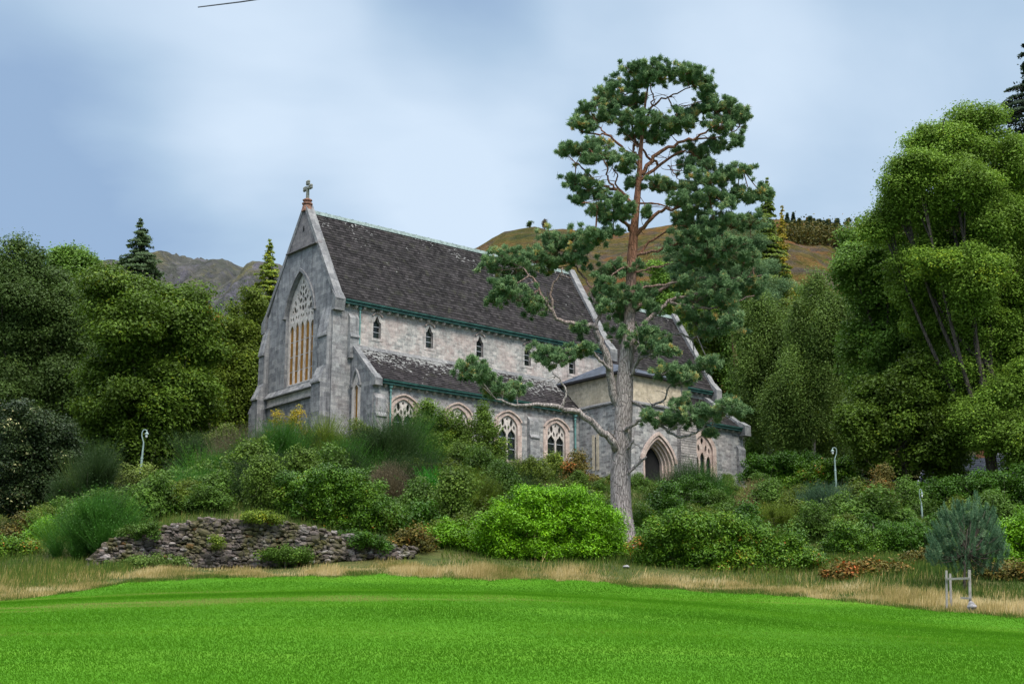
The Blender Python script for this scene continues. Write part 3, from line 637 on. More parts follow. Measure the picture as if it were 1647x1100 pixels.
# doorway with receding orders
dw_ = empty('porch_doorway', (0, 0, 0), 0, church)
b = MB()
for k, (hw, za_, d) in enumerate(((1.62, -8.05, -.05), (1.45, -8.22, .16), (1.28, -8.42, .38), (1.12, -8.60, .60))):
    hw2, za2, d2 = ((1.45, -8.22, .16), (1.28, -8.42, .38), (1.12, -8.60, .60), (.98, -8.76, .85))[k]
    o_ = [(DC - hw, ZB)] + arch(DC, hw, -10.0, za_) + [(DC + hw, ZB)]; i_ = [(DC - hw2, ZB)] + arch(DC, hw2, -10.0, za2) + [(DC + hw2, ZB)]
    b.strip(Mt, i_, o_, d, d2)
b.build('arch_mouldings', M['dress'], dw_)
b = MB(); b.strip(Mt, arch(DC, 1.68, -9.95, -7.96), arch(DC, 1.90, -9.95, -7.70), -.16, 0.0); b.build('hood_mould', M['dress'], dw_)
b = MB(); b.box(DC - .99, DC + .99, VT + .9, VT + 3.6, ZB, -8.7); dk = b.build('dark_passage', M['dark'], dw_)  # solid near-black block, the passage's shade painted on
b = MB(); b.box(23.0, 24.6, VT - .03, VT + .02, -6.9, -6.35); b.build('wall_block', M['dress'], church)
# rock-faced corner pier
b = MB()
for k in range(20):
    z0 = -6.2 - .39 * (k + 1); jj = random.uniform(-.03, .05)
    b.box(26.15, 27.85, VT - .42 - jj, VT - .001, z0 + .015, z0 + .375)
b.box(26.2, 27.8, VT - .36, VT - .002, ZB, -6.2)
b.prism([(VT - .5, -6.2), (VT - .002, -6.2), (VT - .002, -5.86)], lambda a, c, k: ((26.15, 27.85)[k], a, c))
b.build('corner_pier', M['rock'], church)

# ---- chancel aisle at the right-hand end
VE, UE0, UE1 = -4.0, 27.76, 37.75
ea = MB(); Me = plane_y(VE); EC = 32.9
ea.panel(Me, [(UE0, ZB), (UE1, ZB), (UE1, -5.55), (UE0, -5.55)], [arch_poly(EC, 1.25, -10.6, -7.6, -6.3)], 0.0, .3, sides=False)
ea.box(UE1 - .5, UE1, VE + .001, 0, ZB, -5.6)
ea.build('chancel_aisle_wall', M['rubble'], church)
wi = empty('chancel_aisle_window', (0, 0, 0), 0, church)
b = MB(); b.panel(Me, arch_poly(EC, 1.55, -10.8, -7.55, -6.02), [arch_poly(EC, 1.12, -10.5, -7.6, -6.42)], -.035, .26); b.build('surround', M['dress'], wi)
holes = []
for k in (-1, 0, 1):
    c = EC + k * .70; hw = .25; top = -8.1 if k else -7.85
    holes.append(arch_poly(c, hw, -10.45, top - .5, top, n=5))
for sx in (-1, 1): holes += [leafhole(EC + sx * .42, -7.55, .12, .32, -sx * .15), leafhole(EC + sx * .80, -7.72, .09, .26, sx * .15)]
holes.append(leafhole(EC, -6.95, .17, .30))
b = MB(); b.panel(Me, arch_poly(EC, 1.11, -10.49, -7.6, -6.44), holes, .10, .21, sides=False); b.build('tracery', M['dress'], wi)
b = MB(); b.panel(plane_y(VE + .25), arch_poly(EC, 1.2, -10.55, -7.6, -6.4), []); b.build('glass', M['glass'], wi)
f_, L_ = slope_map(UE0, VE - .36, -5.52, 0.0, -2.4); slates(f_, 9.9, L_, course=.26).build('chancel_aisle_roof', M['slate'], church)
eave(UE0 + .1, 37.5, VE - .36, -5.56)
coping((VE - .5, -5.6), (-.02, -2.3), (37.35, 37.9), up=.18).build('aisle_coping', M['coping'], church)
b = MB(); b.box(37.25, 37.98, VE - .7, VE + .02, -6.1, -5.25); b.prism([(VE - .7, -5.25), (VE + .02, -5.25), (VE, -4.85)], lambda a, c, k: ((37.25, 37.98)[k], a, c)); b.build('kneeler_stone', M['coping'], church)
PE = [(.02, -6.9), (.25, -7.2), (.25, -8.1), (.5, -8.5), (.5, -8.6), (.4, -8.61), (.4, -10.1), (.75, -10.6), (.75, -10.7), (.62, -10.71), (.62, ZB)]
buttress(PE, lambda p, z, k: ((36.9, 37.75)[k], VE - p, z))
buttress(PE, lambda p, z, k: (37.75 + p, (VE + .05, VE + .9)[k], z))

# ================================================================== TERRAIN
def chw(u, v, zrel):
    c, s_ = math.cos(CH_ROT), math.sin(CH_ROT)
    return np.array([CH[0] + u * c - v * s_, CH[1] + u * s_ + v * c, CH[2] + GZ + zrel])
ctrl = []
EDGE = [(0, 968, 46), (200, 939, 53), (430, 927, 57), (650, 926, 58), (800, 930, 57.5), (1000, 938, 56), (1300, 961, 51), (1500, 981, 46.5), (1647, 996, 43)]
ctrl += [w(*q) for q in EDGE]
for px, py, Y in [(155, 912, 60), (400, 908, 62), (640, 893, 63), (800, 908, 62), (1000, 906, 62), (1100, 925, 59), (1180, 930, 58.5), (1260, 938, 57.5), (1320, 941, 56.5), (1420, 928, 56), (1555, 962, 50), (1640, 965, 49.5),
                  (200, 916, 58.5), (300, 914, 60), (330, 911, 61.5), (450, 908, 61.8), (540, 902, 62), (180, 862, 65.5), (330, 832, 67), (440, 838, 67), (560, 864, 67), (680, 872, 67), (900, 880, 70), (1012, 888, 70),
                  (222, 788, 88), (1345, 806, 100), (1300, 880, 72), (1500, 850, 78), (1640, 850, 78), (0, 905, 62), (100, 868, 70), (40, 850, 85), (-100, 930, 60), (1800, 900, 70),
                  (1483, 842, 95), (1560, 800, 125), (1400, 815, 100)]: ctrl.append(w(px, py, Y))
for u, v in [(-4, 12), (-3, 4), (-2, -4), (8, -6), (18, -9), (26, -10), (36, -7), (42, 4), (42, 14), (15, 15), (0, 16)]: ctrl.append(chw(u, v, -GZ + .1))
for x in (-14, 0, 14):
    for y in (-30, 0, 15, 28, 40): ctrl.append(np.array([x, y, -1.6 + .1055 * y - (.0045 if x > 0 else .0012) * x * x * (y / 40 if y > 0 else 0)]))
for x, y, z in [(-70, 0, -4), (70, 0, -4), (-70, 60, 2), (70, 50, 2.5), (-80, 130, 14), (-80, 200, 24), (0, 170, 20), (80, 170, 24), (90, 110, 15), (0, 230, 30), (-100, 260, 30), (110, 260, 38), (-50, 105, 12), (60, 130, 17)]: ctrl.append(np.array([x, y, z], float))
ctrl = np.array(ctrl)
def _phi(r2): return np.where(r2 > 0, r2 * np.log(np.maximum(r2, 1e-9)) * .5, 0.0)
def _fit(c, lam=0.15):
    n = len(c); d2 = ((c[:, None, :2] - c[None, :, :2]) ** 2).sum(-1)
    A = np.zeros((n + 3, n + 3)); A[:n, :n] = _phi(d2) + lam * np.eye(n); P_ = np.c_[np.ones(n), c[:, :2]]; A[:n, n:] = P_; A[n:, :n] = P_.T
    return np.linalg.solve(A, np.r_[c[:, 2], 0, 0, 0])
_sol = _fit(ctrl)
def gz(x, y):
    x = np.asarray(x, float); y = np.asarray(y, float); sh = np.broadcast(x, y).shape
    X = np.broadcast_to(x, sh).ravel(); Y = np.broadcast_to(y, sh).ravel(); o = np.empty(X.size)
    for i in range(0, X.size, 20000):
        xs, ys = X[i:i + 20000], Y[i:i + 20000]
        d2 = (xs[:, None] - ctrl[None, :, 0]) ** 2 + (ys[:, None] - ctrl[None, :, 1]) ** 2
        o[i:i + 20000] = _phi(d2) @ _sol[:-3] + _sol[-3] + _sol[-2] * xs + _sol[-1] * ys
    return o.reshape(sh) if sh else float(o[0])
def gpt(px, Y, dz=0.0):
    """point on the ground under pixel column px, Y metres ahead"""
    x = w(px, 900, Y)[0]; return np.array([x, Y, gz(x, Y) + dz])
_ex = np.array([-40, -24] + [w(*q)[0] for q in EDGE] + [30, 45]); _ey = np.array([20, 36] + [q[2] for q in EDGE] + [22, 14], float)
def edge_y(x): return np.interp(x, _ex, _ey) + .5 * np.sin(np.asarray(x) * .9) + .25 * np.sin(np.asarray(x) * 2.3 + 1) + .18 * np.sin(np.asarray(x) * 5.1 + 2) + .12 * np.sin(np.asarray(x) * 9.7)

# ground sheet
def grid_mesh(name, X, Y, Z, mat):
    ny, nx = X.shape
    V = np.stack([X, Y, Z], -1).reshape(-1, 3)
    i = np.arange((ny - 1) * (nx - 1)); r, c = i // (nx - 1), i % (nx - 1); a = r * nx + c
    F4 = np.stack([a, a + 1, a + nx + 1, a + nx], -1).astype(np.int32)
    me = bpy.data.meshes.new(name); me.vertices.add(len(V)); me.vertices.foreach_set('co', V.astype(np.float32).ravel())
    me.loops.add(F4.size); me.loops.foreach_set('vertex_index', F4.ravel()); me.polygons.add(len(F4)); me.polygons.foreach_set('loop_start', np.arange(0, F4.size, 4, dtype=np.int32))
    try: me.polygons.foreach_set('loop_total', np.full(len(F4), 4, dtype=np.int32))
    except Exception: pass
    me.polygons.foreach_set('use_smooth', np.ones(len(F4), dtype=bool)); me.update(calc_edges=True)
    return link(name, me, mat)
def soil_mat():
    m, nt, b, out = new_mat('rough_bank_ground'); tc = N(nt, 'ShaderNodeTexCoord')
    f = noise(nt, tc.outputs['Object'], .35, 6, .65); g = noise(nt, tc.outputs['Object'], 5, 6, .7)
    c = ramp(nt, f, [(.3, (.035, .05, .015)), (.5, (.07, .085, .025)), (.7, (.13, .11, .045))])
    c = mix(nt, .6, c, ramp(nt, g, [(.3, (.5, .5, .5)), (.7, (1.5, 1.5, 1.5))]), 'MULTIPLY')
    nt.links.new(c, b.inputs['Base Color']); b.inputs['Roughness'].default_value = 1.0; b.inputs['Specular IOR Level'].default_value = .1; bump(nt, b, g, .8, .15); return m
xs = np.concatenate([np.linspace(-260, -52, 40), np.linspace(-50, 50, 101), np.linspace(52, 260, 40)])
ys = np.concatenate([np.linspace(-60, 8, 18), np.linspace(10, 125, 116), np.linspace(127, 330, 50)])
X, Y = np.meshgrid(xs, ys); Z = gz(X, Y)
tag(grid_mesh('ground', X, Y, Z, soil_mat()), kind='structure')
# mown lawn laid over it
def lawn_mat():
    m, nt, b, out = new_mat('mown_lawn'); tc = N(nt, 'ShaderNodeTexCoord')
    mpn = N(nt, 'ShaderNodeMapping'); nt.links.new(tc.outputs['Object'], mpn.inputs[0]); mpn.inputs['Scale'].default_value = (.35, 1, 1); mpn.inputs['Rotation'].default_value = (0, 0, R(8))
    f = noise(nt, mpn.outputs[0], .32, 5, .6, .3); g = noise(nt, tc.outputs['Object'], 9, 6, .75); h = noise(nt, mpn.outputs[0], 1.6, 5, .65)
    c = ramp(nt, f, [(.3, (.044, .132, .007)), (.5, (.060, .172, .010)), (.7, (.090, .212, .016))])
    c = mix(nt, .5, c, ramp(nt, h, [(.3, (.8, .86, .8)), (.7, (1.2, 1.14, 1.15))]), 'MULTIPLY')
    c = mix(nt, .5, c, ramp(nt, g, [(.3, (.7, .74, .7)), (.7, (1.25, 1.22, 1.25))]), 'MULTIPLY')
    nt.links.new(c, b.inputs['Base Color']); b.inputs['Roughness'].default_value = .95; b.inputs['Specular IOR Level'].default_value = .04; bump(nt, b, g, .35, .03); return m
cx_ = np.linspace(-40, 40, 420); tt = np.linspace(0, 1, 90)
X = np.tile(cx_, (90, 1)); Y = -30 + tt[:, None] * (edge_y(cx_)[None, :] + 30); Z = gz(X, Y) + .03
tag(grid_mesh('lawn', X, Y, Z, lawn_mat()), kind='structure')

# ---- grass, as blades
def blades(P, H, W_, lean, tint_m, tint_s, name, mat, curve=.35, wind=(0, 0)):
    """P (n,3) roots -> two-segment blades"""
    n = len(P); a = rng.uniform(0, 2 * np.pi, n); hx = H * rng.uniform(.6, 1.25, n); lx = lean * rng.normal(0, 1, n)
    d = np.stack([np.cos(a), np.sin(a), np.zeros(n)], 1); s_ = np.stack([-np.sin(a + .6), np.cos(a + .6), np.zeros(n)], 1)
    top = P + np.array([0, 0, 1.0]) * hx[:, None] + d * (lx * hx)[:, None] + np.array([wind[0], wind[1], 0]) * hx[:, None]
    wv = (W_ * rng.uniform(.6, 1.3, n))[:, None] * s_ * .5
    V = np.stack([P - wv, P + wv, top], 1)
    t = np.clip(tint_m + tint_s * rng.normal(0, 1, n), 0, 1) if np.isscalar(tint_m) else np.clip(tint_m + tint_s * rng.normal(0, 1, n), 0, 1)
    return poly_mesh(name, V, 3, mat, tint=t)
M['grass'] = leaf_mat('lawn_grass', [(0, (.056, .165, .008)), (.5, (.073, .210, .010)), (.8, (.105, .25, .016)), (1, (.24, .26, .07))], .9, .5, .02, (1, 1, 1))
M['straw'] = leaf_mat('dry_grass', [(0, (.10, .15, .02)), (.25, (.20, .19, .05)), (.5, (.40, .31, .12)), (.75, (.54, .42, .19)), (1, (.66, .55, .32))], .8, .3, .1, (1, 1, 1))
M['wild'] = leaf_mat('wild_grass', [(0, (.025, .055, .012)), (.4, (.055, .11, .02)), (.7, (.12, .15, .035)), (1, (.28, .22, .10))], .8, .3, .1, (1.3, 1.2, 1))
def vnoise(x, y, s, seed=0):
    r = np.random.default_rng(seed); o = np.zeros_like(x)
    for k in range(6):
        a, p, f = r.uniform(0, 2 * np.pi), r.uniform(0, 6.28), s * r.uniform(.6, 1.8); o += np.sin((x * np.cos(a) + y * np.sin(a)) * f + p)
    return o / 6 + .0
n = 600000
u_ = rng.random(n); Yg = 13 + 46 * u_ ** 1.35; Xg = (rng.random(n) - .5) * 2 * (Yg * .37 + 1.0)
k = Yg < edge_y(Xg) + .1; Xg, Yg = Xg[k], Yg[k]
hh = (.019 + .009 * vnoise(Xg, Yg, .8, 3)) * (1 + Yg / 60)
tag(blades(np.stack([Xg, Yg, gz(Xg, Yg) + .028], 1), hh, .008 + Yg * .0003, 1.0, .44 + .65 * vnoise(Xg * .5, Yg * 1.2, .45, 5) + .25 * vnoise(Xg * .7, Yg * 1.6, 1.7, 6), .09, 'lawn_grass', M['grass']), 'short bright green grass of the mown lawn in the foreground', 'grass', kind='stuff')
# long dry grass along the foot of the bank
n = 240000
Xg = rng.uniform(-30, 28, n); off = np.abs(rng.normal(0, 1, n)) * np.interp(Xg, [-19, -13, -9, 4, 9, 14], [7, 5.5, 1.5, 1.4, 2.2, 4.5]); Yg = edge_y(Xg) + off - .25 - .5 * rng.random(n) ** 3
cl_ = vnoise(Xg, Yg, 1.2, 11); dens = np.clip(.62 + 1.3 * cl_ + .6 * vnoise(Xg, Yg, 3.2, 31), .06, 1)
gap = np.exp(-((Xg - 4.2) / .9) ** 2); dens *= 1 - .85 * gap
k = rng.random(n) < dens; Xg, Yg, off, cl_ = Xg[k], Yg[k], off[k], cl_[k]
hh = (.12 + .24 * np.clip(off / 1.2, 0, 1)) * np.interp(Xg, [3, 6, 11, 13], [1, .62, .7, 1]) * np.interp(Xg, [-19, -16, -5, -2], [1, .55, .55, 1]) * np.clip(.85 + .9 * cl_ + .5 * vnoise(Xg, Yg, 3.0, 14), .3, 1.9)
tag(blades(np.stack([Xg, Yg, gz(Xg, Yg) - .02], 1), hh, .03, .28, np.clip(.50 + .45 * vnoise(Xg, Yg, .7, 12) + .3 * vnoise(Xg, Yg, 2.6, 15), .05, .95), .18, 'dry_grass', M['straw'], wind=(.12, 0)), 'tall straw coloured grass fringing the top of the lawn', 'grass', kind='stuff')
n = 60000
Xg = rng.uniform(-24, 20, n); Yg = edge_y(Xg) + rng.normal(.05, .45, n); k = rng.random(n) < np.clip(.5 + 1.2 * vnoise(Xg, Yg, 1.7, 41), .05, 1); Xg, Yg = Xg[k], Yg[k]
tag(blades(np.stack([Xg, Yg, gz(Xg, Yg) + .01], 1), .13 + .12 * np.clip(vnoise(Xg, Yg, 2.2, 42), -.5, 1), .02, .4, .42, .2, 'uncut_grass', M['wild']), 'ragged fringe of uncut green grass where the lawn meets the straw', 'grass', kind='stuff')
# wild green and brown grass over the bank
n = 320000
Yg = rng.uniform(44, 112, n) ; Xg = (rng.random(n) - .5) * 2 * Yg * .46
inv_c, inv_s = math.cos(CH_ROT), math.sin(CH_ROT)
ul = (Xg - CH[0]) * inv_c + (Yg - CH[1]) * inv_s; vl = -(Xg - CH[0]) * inv_s + (Yg - CH[1]) * inv_c
k = (Yg > edge_y(Xg) + 2) & ~((Yg < 66.5) & (Xg > -14.5) & (Xg < -3)) & ~((ul > -1.5) & (vl > -3.5) & (ul < 20)) & ~((ul >= 20) & (vl > -8.2)); Xg, Yg = Xg[k], Yg[k]
tag(blades(np.stack([Xg, Yg, gz(Xg, Yg) - .02], 1), np.clip(.34 + .25 * vnoise(Xg, Yg, .6, 21), .12, .8) * np.clip((Yg - edge_y(Xg)) / 10, .45, 1), .035, .35, np.clip(.42 + .45 * vnoise(Xg, Yg, .5, 22), .05, .95), .18, 'wild_grass', M['wild']), 'rough green and brown grass covering the bank below the church', 'grass', kind='stuff')

# ---- hills
def hill_mat(name, lo, mid_, hi, rock, scale=.03, rockamt=.5):
    m, nt, b, out = new_mat(name); tc = N(nt, 'ShaderNodeTexCoord')
    f = noise(nt, tc.outputs['Object'], scale, 7, .65, .6); g = noise(nt, tc.outputs['Object'], scale * 9, 7, .7, .4)
    c = ramp(nt, f, [(.36, lo), (.5, mid_), (.62, hi)])
    sp = ramp(nt, noise(nt, tc.outputs['Object'], scale * 14, 5, .7), [(.52, (0, 0, 0)), (.6, (1, 1, 1))]); c = mix(nt, mix(nt, .65, (0, 0, 0), sp), c, lo)
    rk = ramp(nt, noise(nt, tc.outputs['Object'], scale * 2.3, 7, .72, 1.0), [(.5, (0, 0, 0)), (.6, (1, 1, 1))])
    c = mix(nt, mix(nt, rockamt, (0, 0, 0), rk), c, rock)
    c = mix(nt, .75, c, ramp(nt, g, [(.3, (.45, .5, .45)), (.7, (1.5, 1.45, 1.4))]), 'MULTIPLY')
    nt.links.new(c, b.inputs['Base Color']); b.inputs['Roughness'].default_value = 1; b.inputs['Specular IOR Level'].default_value = .05; bump(nt, b, g, 1.0, .12 / scale); return m
def hill(name, sil, Yc, depth, zfoot, mat, rough=2.0, crag=0.0, seed=1, nx=420, ny=170):
    """heightfield whose crest runs through the silhouette [(px, py)] at distance Yc"""
    r = np.random.default_rng(seed)
    cr = np.array([w(a, b_, Yc) for a, b_ in sil]); X = np.linspace(cr[0, 0], cr[-1, 0], nx)
    zc = np.interp(X, cr[:, 0], cr[:, 2])
    t = np.concatenate([np.linspace(0, 1, ny - 20), 1 + np.linspace(.03, .8, 20)])
    XX, TT = np.meshgrid(X, t); YY = Yc - depth + TT * depth; XX = XX * YY / Yc
    prof = np.where(TT <= 1, np.sin(np.clip(TT, 0, 1) * np.pi / 2) ** 1.1, 1 - (TT - 1) * .9)
    ef = zfoot / (Yc - depth); ec = zc[None, :] / Yc
    ZZ = np.where(TT <= 1, YY * (ef + (ec - ef) * prof), zc[None, :] * prof)
    nz = np.zeros_like(XX)
    for k in range(60):
        a = r.uniform(0, 6.28); f = 2.2 * 1.07 ** k * 1.2 / depth; nz += np.sin((XX * np.cos(a) + YY * np.sin(a)) * f + r.uniform(0, 6.28) + .8 * np.sin(YY * f * .7 + k)) * (1.0 / (f * depth) * 2.4)
    env = np.clip(np.abs(1 - TT) * 5, .12, 1)
    ZZ += rough * nz * env
    if crag: ZZ -= crag * (np.abs(vnoise(XX * 1.0, YY * .4, 24 / depth, seed)) + .5 * np.abs(vnoise(XX, YY * .5, 70 / depth, seed + 1)) + .25 * np.abs(vnoise(XX, YY * .6, 190 / depth, seed + 2))) * env
    return tag(grid_mesh(name, XX, YY, ZZ, mat), kind='structure')
hill('hill', [(560, 470), (700, 425), (768, 397), (790, 383), (812, 372), (840, 367), (860, 364), (882, 370), (905, 368), (950, 373), (1000, 374), (1050, 366), (1100, 357), (1180, 352), (1260, 352), (1300, 357), (1345, 365), (1390, 370), (1440, 366), (1490, 350), (1550, 330), (1647, 310), (1900, 300), (2600, 330)], 520, 330, 30,
     hill_mat('bracken_hillside', (.045, .06, .016), (.13, .092, .028), (.19, .075, .03), (.085, .07, .065), .026, .8), rough=3.0, crag=7.0, seed=4)
hill('hill', [(-900, 500), (-300, 440), (0, 436), (120, 434), (150, 428), (182, 423), (262, 418), (325, 421), (350, 427), (385, 433), (420, 436), (500, 440), (640, 450), (900, 470), (1200, 480)], 2300, 1200, 120,
     hill_mat('far_rocky_moor_haze_tint', (.075, .085, .07), (.105, .105, .10), (.17, .155, .06), (.125, .12, .15), .0055, .9), rough=10, crag=70, seed=9)  # distance haze put into the colour as a bluish cast on the grey rock
hill('hill', [(250, 520), (300, 482), (335, 466), (362, 446), (384, 432), (398, 418), (425, 415), (450, 418), (480, 430), (560, 440), (700, 450), (900, 500)], 1500, 700, 90,
     hill_mat('near_rocky_crag_haze_tint', (.07, .08, .07), (.10, .10, .10), (.15, .14, .07), (.125, .12, .15), .012, 1.0), rough=8, crag=110, seed=12)  # grey crag rock, its blue cast painted in for haze


# ================================================================== FOLIAGE BUILDERS
def unit(v): return v / np.maximum(np.linalg.norm(v, axis=-1, keepdims=True), 1e-9)
def leaves(C, Nrm, size, aspect=.55, droop=0.0, wob=.3):
    """rhombic leaves: centres C, facing Nrm"""
    n = len(C); r = unit(rng.normal(0, 1, (n, 3))); r[:, 2] -= droop
    t = unit(np.cross(np.cross(Nrm, r), Nrm) + 1e-6); b_ = np.cross(Nrm, t)
    s_ = (size * rng.uniform(.65, 1.3, n))[:, None]
    return np.stack([C - t * s_, C + b_ * s_ * aspect - t * s_ * .1, C + t * s_, C - b_ * s_ * aspect - t * s_ * .1], 1)
def subclumps(lobes, r_sub, dens=1.0, top=.25, seed=0):
    """lobes: (cx, cy, cz, rx, ry, rz) -> clump centres and radii spread through the outer part of each lobe"""
    Cs, Rs = [], []
    for L in lobes:
        c, rad = np.array(L[:3]), np.array(L[3:6]); A = 4 * np.pi * (rad[0] * rad[1] * rad[2]) ** (2 / 3)
        k = max(5, int(dens * A / (r_sub ** 2 * 1.7)))
        d = unit(rng.normal(0, 1, (k, 3)) + np.array([0, 0, top])); rr = rng.uniform(.45, 1.05, k) ** .55; rr = np.where(rng.random(k) < .2, rr * rng.uniform(1.05, 1.38, k), rr)
        Cs.append(c + d * rad * rr[:, None]); Rs.append(np.full(k, 1.0) * r_sub * rng.uniform(.4, 1.6, k))
    return np.concatenate(Cs), np.concatenate(Rs)
def crown(name, parent, mat, lobes, r_sub=.8, leaf=.2, per=60, dens=1.0, aspect=.55, flat=.62, droop=0.0, origin=(0, 0, 0), up=.55, tint=.45, inner=.2, tvar=.16, fine=True):
    if fine: leaf, per = leaf * .6, int(per * 2.3)
    Cs, Rs = subclumps(lobes, r_sub, dens)
    ct = np.clip(rng.normal(tint, tvar, len(Cs)), .05, .95)
    m_ = np.maximum(6, (per * (Rs / r_sub) ** 2).astype(int)); I = np.repeat(np.arange(len(Cs)), m_); n = len(I)
    d = unit(rng.normal(0, 1, (n, 3)) + np.array([0, 0, .35])); rr = rng.uniform(.15, 1.0, n) ** .5; rr = np.where(rng.random(n) < .16, rr * rng.uniform(1.1, 1.6, n), rr)
    off = d * (Rs[I] * rr)[:, None] * np.array([1, 1, flat])
    off[:, 2] -= droop * Rs[I] * rng.random(n) * 1.5
    C = Cs[I] + off
    Nr = unit(d * .6 + np.array([0, 0, up]) + rng.normal(0, .45, (n, 3)))
    T = np.clip(ct[I] + rng.normal(0, .13, n), 0, 1)
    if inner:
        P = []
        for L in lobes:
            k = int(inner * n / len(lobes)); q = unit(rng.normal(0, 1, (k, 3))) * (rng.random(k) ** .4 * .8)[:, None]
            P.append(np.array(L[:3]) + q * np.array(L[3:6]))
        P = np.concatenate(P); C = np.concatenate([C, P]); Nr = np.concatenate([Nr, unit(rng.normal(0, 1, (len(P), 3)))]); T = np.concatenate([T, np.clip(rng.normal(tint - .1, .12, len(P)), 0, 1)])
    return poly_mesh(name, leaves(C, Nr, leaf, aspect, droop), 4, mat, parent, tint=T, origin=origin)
def tubes(paths, seg=7):
    """paths: list of (points (n,3), radii (n,)) -> verts, faces"""
    V, Fc = [], []
    for P, rad in paths:
        P = np.asarray(P, float); n = len(P); base = len(V)
        T = np.gradient(P, axis=0); T = unit(T); ref = np.array([1.0, .3, .1]) if abs(T[0, 2]) > .7 else np.array([0, 0, 1.0])
        for i in range(n):
            a = np.cross(T[i], ref); a /= max(np.linalg.norm(a), 1e-9); b_ = np.cross(T[i], a)
            for k in range(seg):
                th = 2 * np.pi * k / seg; V.append(P[i] + (a * np.cos(th) + b_ * np.sin(th)) * rad[i])
        for i in range(n - 1):
            for k in range(seg):
                p, q = base + i * seg + k, base + i * seg + (k + 1) % seg; Fc.append((p, q, q + seg, p + seg))
        Fc.append(tuple(base + (n - 1) * seg + k for k in range(seg)))
    return V, Fc
def smooth_path(P, rad, m_=4):
    """Catmull-Rom resampling"""
    P = np.asarray(P, float); rad = np.asarray(rad, float)
    if len(P) < 3: t = np.linspace(0, 1, 4)[:, None]; return P[0] * (1 - t) + P[-1] * t, np.linspace(rad[0], rad[-1], 4)
    Q = np.vstack([2 * P[0] - P[1], P, 2 * P[-1] - P[-2]]); o, rr = [], []
    for i in range(1, len(Q) - 2):
        for t in np.linspace(0, 1, m_, endpoint=False):
            o.append(.5 * ((2 * Q[i]) + (-Q[i - 1] + Q[i + 1]) * t + (2 * Q[i - 1] - 5 * Q[i] + 4 * Q[i + 1] - Q[i + 2]) * t * t + (-Q[i - 1] + 3 * Q[i] - 3 * Q[i + 1] + Q[i + 2]) * t ** 3))
            rr.append(rad[i - 1] * (1 - t) + rad[i] * t)
    o.append(P[-1]); rr.append(rad[-1]); return np.array(o), np.array(rr)
def limbs(base, lobes, r0, lean=.0):
    """a trunk from base with a limb up into each lobe"""
    L = np.array([l[:3] for l in lobes]); c = L.mean(0); top = L[L[:, 2].argmax()]
    fork = base + (np.array([c[0], c[1], max(base[2] + 1, L[:, 2].min())]) - base) * .65; mid_ = (fork + c) / 2
    tr = np.array([base - [0, 0, .4], base + (fork - base) * .5 + rng.normal(0, .15, 3), fork, mid_, c, top])
    paths = [smooth_path(tr, r0 * np.array([1.25, 1, .85, .62, .45, .1]))]
    for l in L:
        s_ = fork + (c - fork) * rng.uniform(0, .8); e_ = np.array(l); m2 = (s_ + e_) / 2 + np.array([0, 0, -.08]) * np.linalg.norm(e_ - s_)
        paths.append(smooth_path([s_, m2, e_], r0 * np.array([.42, .28, .06])))
        for k in range(4):
            q = e_ + rng.normal(0, 1, 3) * .5 * np.array([2, 2, 1.5]); paths.append(smooth_path([m2 * .4 + e_ * .6, (e_ + q) / 2, q], r0 * np.array([.14, .09, .03])))
    return paths
def lob(px, py, rx, ry, Y, dY=0.0, deep=None):
    s_ = (Y + dY) / F_PX; c = w(px, py, Y + dY); return (*c, rx * s_, (deep if deep else .85 * (rx + ry) / 2 * s_), ry * s_ * 1.03)
def tree(name, label, cat, mat, spec, Y, base_px, trunk=.25, bark='bark', group=None, origin_dz=0, stem='trunk', cname='crown', jitter=1.5, **k):
    lobes = [lob(*q[:4], Y, (q[4] if len(q) > 4 else rng.uniform(-jitter, jitter))) for q in spec]
    base = gpt(base_px, Y); root = tag(empty(name, base), label, cat, group)
    if Y > 98 and stem == 'trunk':            # break the big lobes into a ragged set of smaller ones
        l2 = [(l[0], l[1], l[2], l[3] * .86, l[4] * .86, l[5] * .86) for l in lobes]
        for l in lobes:
            for _ in range(7):
                s_ = rng.uniform(.16, .42); d_ = unit(rng.normal(0, 1, 3) + [0, 0, .15]) * rng.uniform(.7, 1.15); l2.append((l[0] + d_[0] * l[3], l[1] + d_[1] * l[4], l[2] + d_[2] * l[5], l[3] * s_, l[4] * s_, l[5] * s_))
        big, lobes = lobes, l2
    else: big = lobes
    trunk = min(trunk, .028 * max(.3, max(l[2] + l[5] for l in lobes) - base[2]))
    V, Fc = tubes(limbs(base, big, trunk)); V = np.array(V) - base
    idx_mesh(stem, V, Fc, M[bark], root, smooth=True)
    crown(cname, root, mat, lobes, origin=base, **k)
    return root

# leaf colours
G = {}
G['dark'] = green('dark_broadleaf', (.040, .078, .024)); G['fleck'] = leaf_mat('flecked_dark_leaves', [(0, (.010, .022, .012)), (.6, (.024, .046, .022)), (.93, (.04, .07, .03)), (.985, (.26, .28, .19)), (1, (.36, .38, .28))], .45, .2)
G['chestnut'] = green('chestnut_leaves', (.050, .098, .014), warm=(2.2, 1.5, .8)); G['fresh'] = green('fresh_ash_leaves', (.068, .145, .028)); G['mid'] = green('mid_green_leaves', (.054, .118, .022))
G['ash'] = green('ash_leaves', (.092, .175, .030)); G['olive'] = green('olive_leaves', (.078, .128, .020), warm=(2, 1.4, .7)); G['spruce'] = green('spruce_needles', (.040, .078, .042)); G['blue'] = green('bluish_needles', (.033, .075, .058))
G['orange'] = green('autumn_leaves', (.20, .11, .02), warm=(1.2, 1.2, 1)); G['yellow'] = green('yellowing_leaves', (.13, .13, .02), warm=(2, 1.5, .7)); G['birch'] = green('birch_leaves', (.070, .128, .036))
